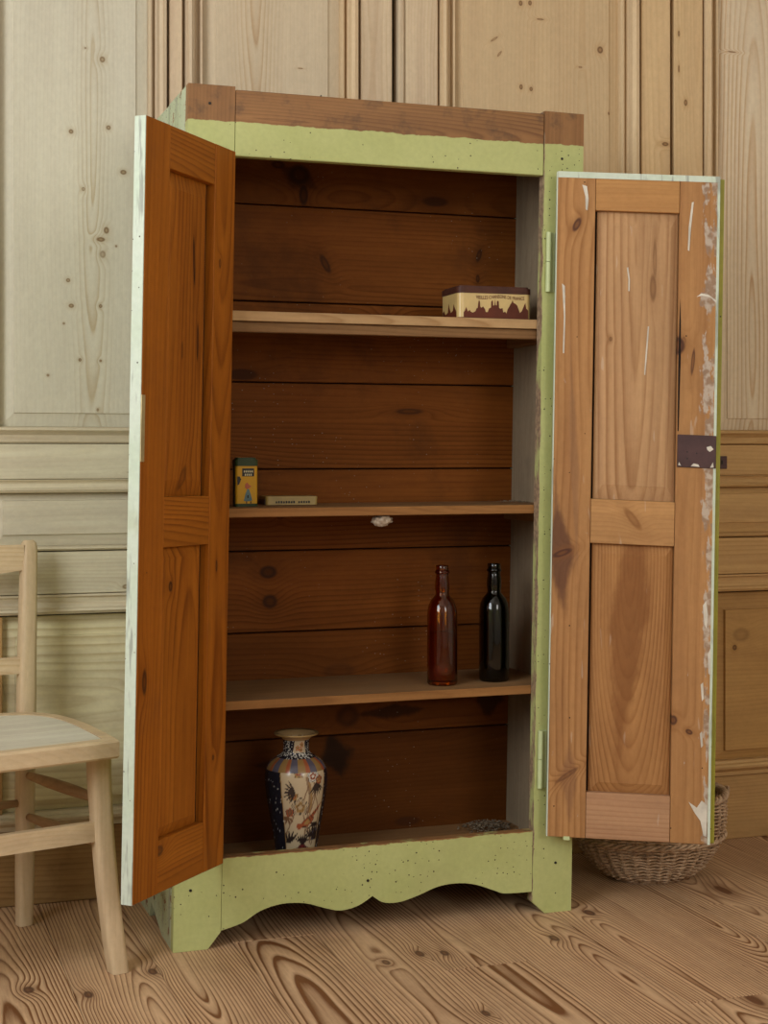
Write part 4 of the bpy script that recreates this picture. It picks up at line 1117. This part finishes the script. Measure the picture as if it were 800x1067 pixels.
# loose debris in the bottom right corner and crumbs on the shelves: nobody could count it
M['debris'] = plain('dusty_debris', (0.24, 0.19, 0.13), 0.95, 0.1, col2=(0.10, 0.07, 0.045), scale=90)
def debris(name, cx, cy, z, wx, wy, n, s, label, hmax=0.012):
    bm = bmesh.new()
    rr = random.Random(3 + n)
    for k in range(n):
        px, py = rr.gauss(0, .4) * wx, rr.gauss(0, .4) * wy
        px = max(-wx, min(wx, px)); py = max(-wy, min(wy, py))
        hz = hmax * max(0, 1 - (px / wx) ** 2 - (py / wy) ** 2) * rr.random()
        q = Matrix.Translation((px, py, hz + s * 1.0)) @ Matrix.Rotation(rr.uniform(0, 6), 4, 'Z') @ Matrix.Rotation(rr.uniform(0, 1), 4, 'X') @ Matrix.Diagonal((s * rr.uniform(.5, 1.8), s * rr.uniform(.4, .9), s * rr.uniform(.2, .5), 1))
        bmesh.ops.create_icosphere(bm, subdivisions=1, radius=1.0, matrix=q)
    o = make(name, bm, M['debris'])
    o.location = (cx, cy, z)
    return tag(o, label, 'debris', kind='stuff')
debris('debris', 0.765, 0.215, ZS[3] + 0.0012, 0.068, 0.075, 320, 0.0034, 'dusty crumbs and litter heaped in the bottom right corner of the cupboard', 0.020)
debris('debris', 0.800, 0.17, ZS[1] + 0.001, 0.030, 0.09, 40, 0.0024, 'few pale crumbs at the right end of the middle shelf', 0.003)

# ------------------------------------------------------------------ wicker basket behind the right door
def basket():
    cx, cy = 1.168, 0.205
    root = tag(empty('wicker_basket', (cx, cy, 0.0)), 'round brown wicker basket on the floor behind the right cupboard door', 'basket')
    zs = [0.004, 0.018, 0.045, 0.075, 0.105, 0.135, 0.165, 0.195]
    rs = [0.098, 0.120, 0.146, 0.166, 0.178, 0.183, 0.184, 0.183]
    OX, OY = 1.0, 0.92
    def rad(z): return float(np.interp(z, zs, rs))
    M['wicker'] = plain('brown_wicker', (0.60, 0.42, 0.27), 0.5, 0.35, col2=(0.32, 0.20, 0.115), scale=60)
    M['wicker_dark'] = plain('dark_wicker', (0.50, 0.34, 0.21), 0.5, 0.3, col2=(0.30, 0.19, 0.11), scale=60)
    ns = 34
    bm = bmesh.new()
    for k in range(ns):
        a = 2 * math.pi * k / ns
        pts = []
        for q in range(12):
            z = 0.006 + (0.19 - 0.006) * q / 11
            r = rad(z)
            pts.append((r * OX * math.cos(a), r * OY * math.sin(a), z))
        tube_bm(pts, 0.0042, 6, bm)
    o = make('stakes', bm, M['wicker_dark'], root, smooth=True); o['kind'] = 'stuff'
    bm = bmesh.new()
    pitch = 0.0082
    z = 0.008; row = 0
    while z < 0.190:
        if 0.096 < z < 0.110:
            z += pitch; row += 1; continue
        pts = []
        seg = ns * 6
        for k in range(seg):
            a = 2 * math.pi * k / seg
            r = rad(z) + 0.0040 * math.cos(ns * a) + (0.0012 if row % 2 else 0)
            pts.append((r * OX * math.cos(a), r * OY * math.sin(a), z + 0.0010 * math.cos(ns * a / 2 + row) + 0.0008 * math.sin(5 * a + row)))
        tube_bm(pts, 0.0025, 5, bm, closed=True)
        z += pitch; row += 1
    o = make('weave', bm, M['wicker'], root, smooth=True); o['kind'] = 'stuff'
    def rope(nm, zc, amp, rr_, turns, extra=0.0):
        bm = bmesh.new()
        for ph in range(3):
            pts = []
            for k in range(300):
                a = 2 * math.pi * k / 300
                t = turns * a + ph * 2 * math.pi / 3
                r = rad(zc) + extra + amp * math.cos(t)
                pts.append((r * OX * math.cos(a), r * OY * math.sin(a), zc + amp * math.sin(t)))
            tube_bm(pts, rr_, 5, bm, closed=True)
        return make(nm, bm, M['wicker'], root, smooth=True)
    rope('wale_band', 0.103, 0.0045, 0.0038, 18, 0.004)
    rope('rim', 0.196, 0.006, 0.0045, 20)
    make('base', lathe_bm([(0, 0.0), (0.097, 0.0), (0.1, 0.006), (0.097, 0.010), (0, 0.010)], 48, OX, OY), M['wicker_dark'], root)
    # looped handle at each end
    for s_, a0 in ((1, R(-8)), (-1, R(180))):
        bm = bmesh.new()
        for ph in range(2):
            pts = []
            for k in range(24):
                t = k / 23
                th = math.pi * t
                da = (t - .5) * 0.36
                r = 0.184 + 0.020 * math.sin(th)
                zz = 0.165 + 0.032 * math.sin(th) + 0.003 * math.sin(12 * t + ph * math.pi)
                a = a0 + da
                pts.append((r * math.cos(a) * OX, r * math.sin(a) * OY, zz))
            tube_bm(pts, 0.0036, 6, bm)
        make('handle', bm, M['wicker'], root, smooth=True)
basket()

# ------------------------------------------------------------------ pale wooden chair by the wall
CO = Vector((-0.278, 0.290, 0.0))
FW_ = Vector((0.257, -0.966, 0.0)); LT = Vector((-0.966, -0.257, 0.0))
chair = tag(empty('chair', CO + LT * 0.17 + FW_ * 0.19), 'pale scrubbed wooden chair with shaped seat beside the cupboard', 'chair')
CB = Vector(chair.location)
def cp(l, f, z): return tuple(CO + LT * l + FW_ * f + Vector((0, 0, z)) - CB)
M['chair'] = wood('pale_beech', (0.62, 0.47, 0.29), (0.46, 0.29, 0.13), spacing=0.009, contrast=0.4, fibre=0.25, mottle=0.14, rough=0.5)
M['chair_seat'] = wood('scrubbed_seat', (0.66, 0.625, 0.52), (0.57, 0.50, 0.37), spacing=0.016, contrast=0.3, fibre=0.2, mottle=0.08, rough=0.45)
M['chair_rod'] = wood('turned_rod', (0.42, 0.26, 0.13), (0.26, 0.14, 0.065), spacing=0.01, contrast=0.4)
# seat outline (l, f)
half = [(-0.030, 0.422), (-0.037, 0.37), (-0.042, 0.31), (-0.048, 0.25), (-0.050, 0.19), (-0.047, 0.126), (-0.034, 0.074), (-0.008, 0.034), (0.054, 0.004), (0.11, -0.008)]
out = half + [(0.17, -0.010)] + [(0.34 - l, f) for l, f in half[::-1]]
out = smooth_poly(out, 3)
fo = [(0.34 + 0.03 - 0.05 * k, 0.422 + 0.006 * math.sin(math.pi * (k + .0) / 8)) for k in range(1, 8)]
out = out + fo
cl, cf = 0.17, 0.215
inner = [(cl + (l - cl) * 0.88, cf + (f - cf) * 0.88) for l, f in out]
def ring_bm(o_, i_, z0, z1, zi):
    bm = bmesh.new()
    n = len(o_)
    def chamf(p, s): return [(cl + (l - cl) * s, cf + (f - cf) * s) for l, f in p]
    o2 = chamf(o_, 0.985)
    A = [bm.verts.new(cp(l, f, z0)) for l, f in o2]
    B = [bm.verts.new(cp(l, f, z0 + 0.004)) for l, f in o_]
    C = [bm.verts.new(cp(l, f, z1 - 0.005)) for l, f in o_]
    D = [bm.verts.new(cp(l, f, z1)) for l, f in o2]
    E_ = [bm.verts.new(cp(l, f, z1)) for l, f in i_]
    F_ = [bm.verts.new(cp(l, f, z0)) for l, f in i_]
    loops = [A, B, C, D, E_, F_]
    for a, b in zip(loops, loops[1:] + loops[:1]):
        for k in range(n):
            j = (k + 1) % n
            bm.faces.new((a[k], a[j], b[j], b[k]))
    return bm
make('seat_frame', ring_bm(out, inner, 0.420, 0.456, 0.45), M['chair'], chair, 'x', smooth=True, auto=30)
# dished seat panel
bm = bmesh.new()
ins = [(cl + (l - cl) * 0.993, cf + (f - cf) * 0.993) for l, f in inner]
rings_ = []
for s_, dz in ((1.0, 0.4545), (0.85, 0.4535), (0.6, 0.4505), (0.3, 0.4490)):
    rings_.append([bm.verts.new(cp(cl + (l - cl) * s_, cf + (f - cf) * s_, dz)) for l, f in ins])
lowr = [bm.verts.new(cp(l, f, 0.444)) for l, f in ins]
cen = bm.verts.new(cp(cl, cf, 0.4487))
n_ = len(ins)
for a, b in zip([lowr] + rings_[:-1], rings_):
    for k in range(n_):
        j = (k + 1) % n_
        bm.faces.new((a[k], a[j], b[j], b[k]))
for k in range(n_):
    bm.faces.new((rings_[-1][k], rings_[-1][(k + 1) % n_], cen))
bm.faces.new(lowr[::-1])
make('seat_panel', bm, M['chair_seat'], chair, 'x', smooth=True, auto=40)
def sweep(name, path, w, d, mat, lat=LT, fwd=FW_, ncorner=3, parent=chair):
    """rounded-square section swept up a path of (l, f, z, scale)"""
    bm = bmesh.new()
    rings = []
    for l, f, z, s in path:
        sec = rounded_rect(w * s, d * s, min(w, d) * s * 0.28, ncorner)
        c = Vector(cp(l, f, z))
        rings.append([bm.verts.new(c + lat * p + fwd * q) for p, q in sec])
    for a, b in zip(rings[:-1], rings[1:]):
        n = len(a)
        for k in range(n):
            j = (k + 1) % n
            bm.faces.new((a[k], a[j], b[j], b[k]))
    bm.faces.new(rings[0][::-1]); bm.faces.new(rings[-1])
    return make(name, bm, mat, parent, 'z', smooth=True, auto=35)
for side in (0, 1):
    m_ = (lambda l: l) if side == 0 else (lambda l: 0.34 - l)
    post = [(0.0, 0.0, 0.0, 0.92), (-0.002, -0.003, 0.10, 1.0), (-0.006, -0.010, 0.30, 1.03), (-0.010, -0.016, 0.45, 1.05), (-0.017, -0.027, 0.62, 1.0), (-0.028, -0.047, 0.795, 0.92), (-0.029, -0.049, 0.809, 0.80), (-0.0295, -0.050, 0.815, 0.5)]
    sweep('back_post', [(m_(l), f, z, s) for l, f, z, s in post], 0.036, 0.036, M['chair'])
    leg = [(-0.043, 0.386, 0.0, 0.95), (-0.037, 0.378, 0.06, 1.0), (-0.029, 0.366, 0.16, 1.02), (-0.022, 0.358, 0.27, 1.04), (-0.018, 0.354, 0.36, 1.08), (-0.016, 0.354, 0.4195, 1.12)]
    sweep('front_leg', [(m_(l), f, z, s) for l, f, z, s in leg], 0.038, 0.040, M['chair'])
    for za, zb_ in ((0.318, 0.328), (0.230, 0.243)):
        p0 = cp(m_(-0.006), 0.012, za); p1 = cp(m_(-0.022), 0.345, zb_)
        P0, P1 = Vector(p0), Vector(p1)
        pts = [P0.lerp(P1, t) for t in (0, .06, .3, .5, .7, .94, 1)]
        make('side_stretcher', tube_bm(pts, [.0075, .009, .0115, .012, .0115, .009, .0075], 12), M['chair_rod'], chair, 'y', smooth=True)
def slat(name, l0, l1, f, z0, z1, th, bow, arch, mat, n=12):
    bm = bmesh.new()
    rings = []
    for k in range(n + 1):
        t = k / n
        l = l0 + (l1 - l0) * t
        ff = f - bow * math.sin(math.pi * t)
        zt = z1 + arch * 0.35 * math.sin(math.pi * t)
        zb2 = z0 + arch * math.sin(math.pi * t)
        if arch < 0: zb2 = z0 - 0.016 * math.sin(math.pi * t); zt = z1
        rings.append([bm.verts.new(cp(l, ff + th / 2, zb2)), bm.verts.new(cp(l, ff - th / 2, zb2)), bm.verts.new(cp(l, ff - th / 2, zt)), bm.verts.new(cp(l, ff + th / 2, zt))])
    for a, b in zip(rings[:-1], rings[1:]):
        for k in range(4):
            j = (k + 1) % 4
            bm.faces.new((a[k], a[j], b[j], b[k]))
    bm.faces.new(rings[0][::-1]); bm.faces.new(rings[-1])
    return make(name, bm, mat, chair, 'x', smooth=True, auto=30)
slat('crest_rail', -0.012, 0.352, -0.041, 0.752, 0.806, 0.016, 0.020, -1, M['chair'])
slat('back_rail', -0.004, 0.344, -0.020, 0.532, 0.567, 0.014, 0.014, 0.0, M['chair'])
slat('front_stretcher', -0.008, 0.348, 0.360, 0.252, 0.290, 0.016, 0.0, 0.0, M['chair'])
make('rear_stretcher', tube_bm([cp(0.012, -0.006, 0.258), cp(0.17, -0.006, 0.258), cp(0.328, -0.006, 0.258)], [.008, .0115, .008], 12), M['chair_rod'], chair, 'x', smooth=True)
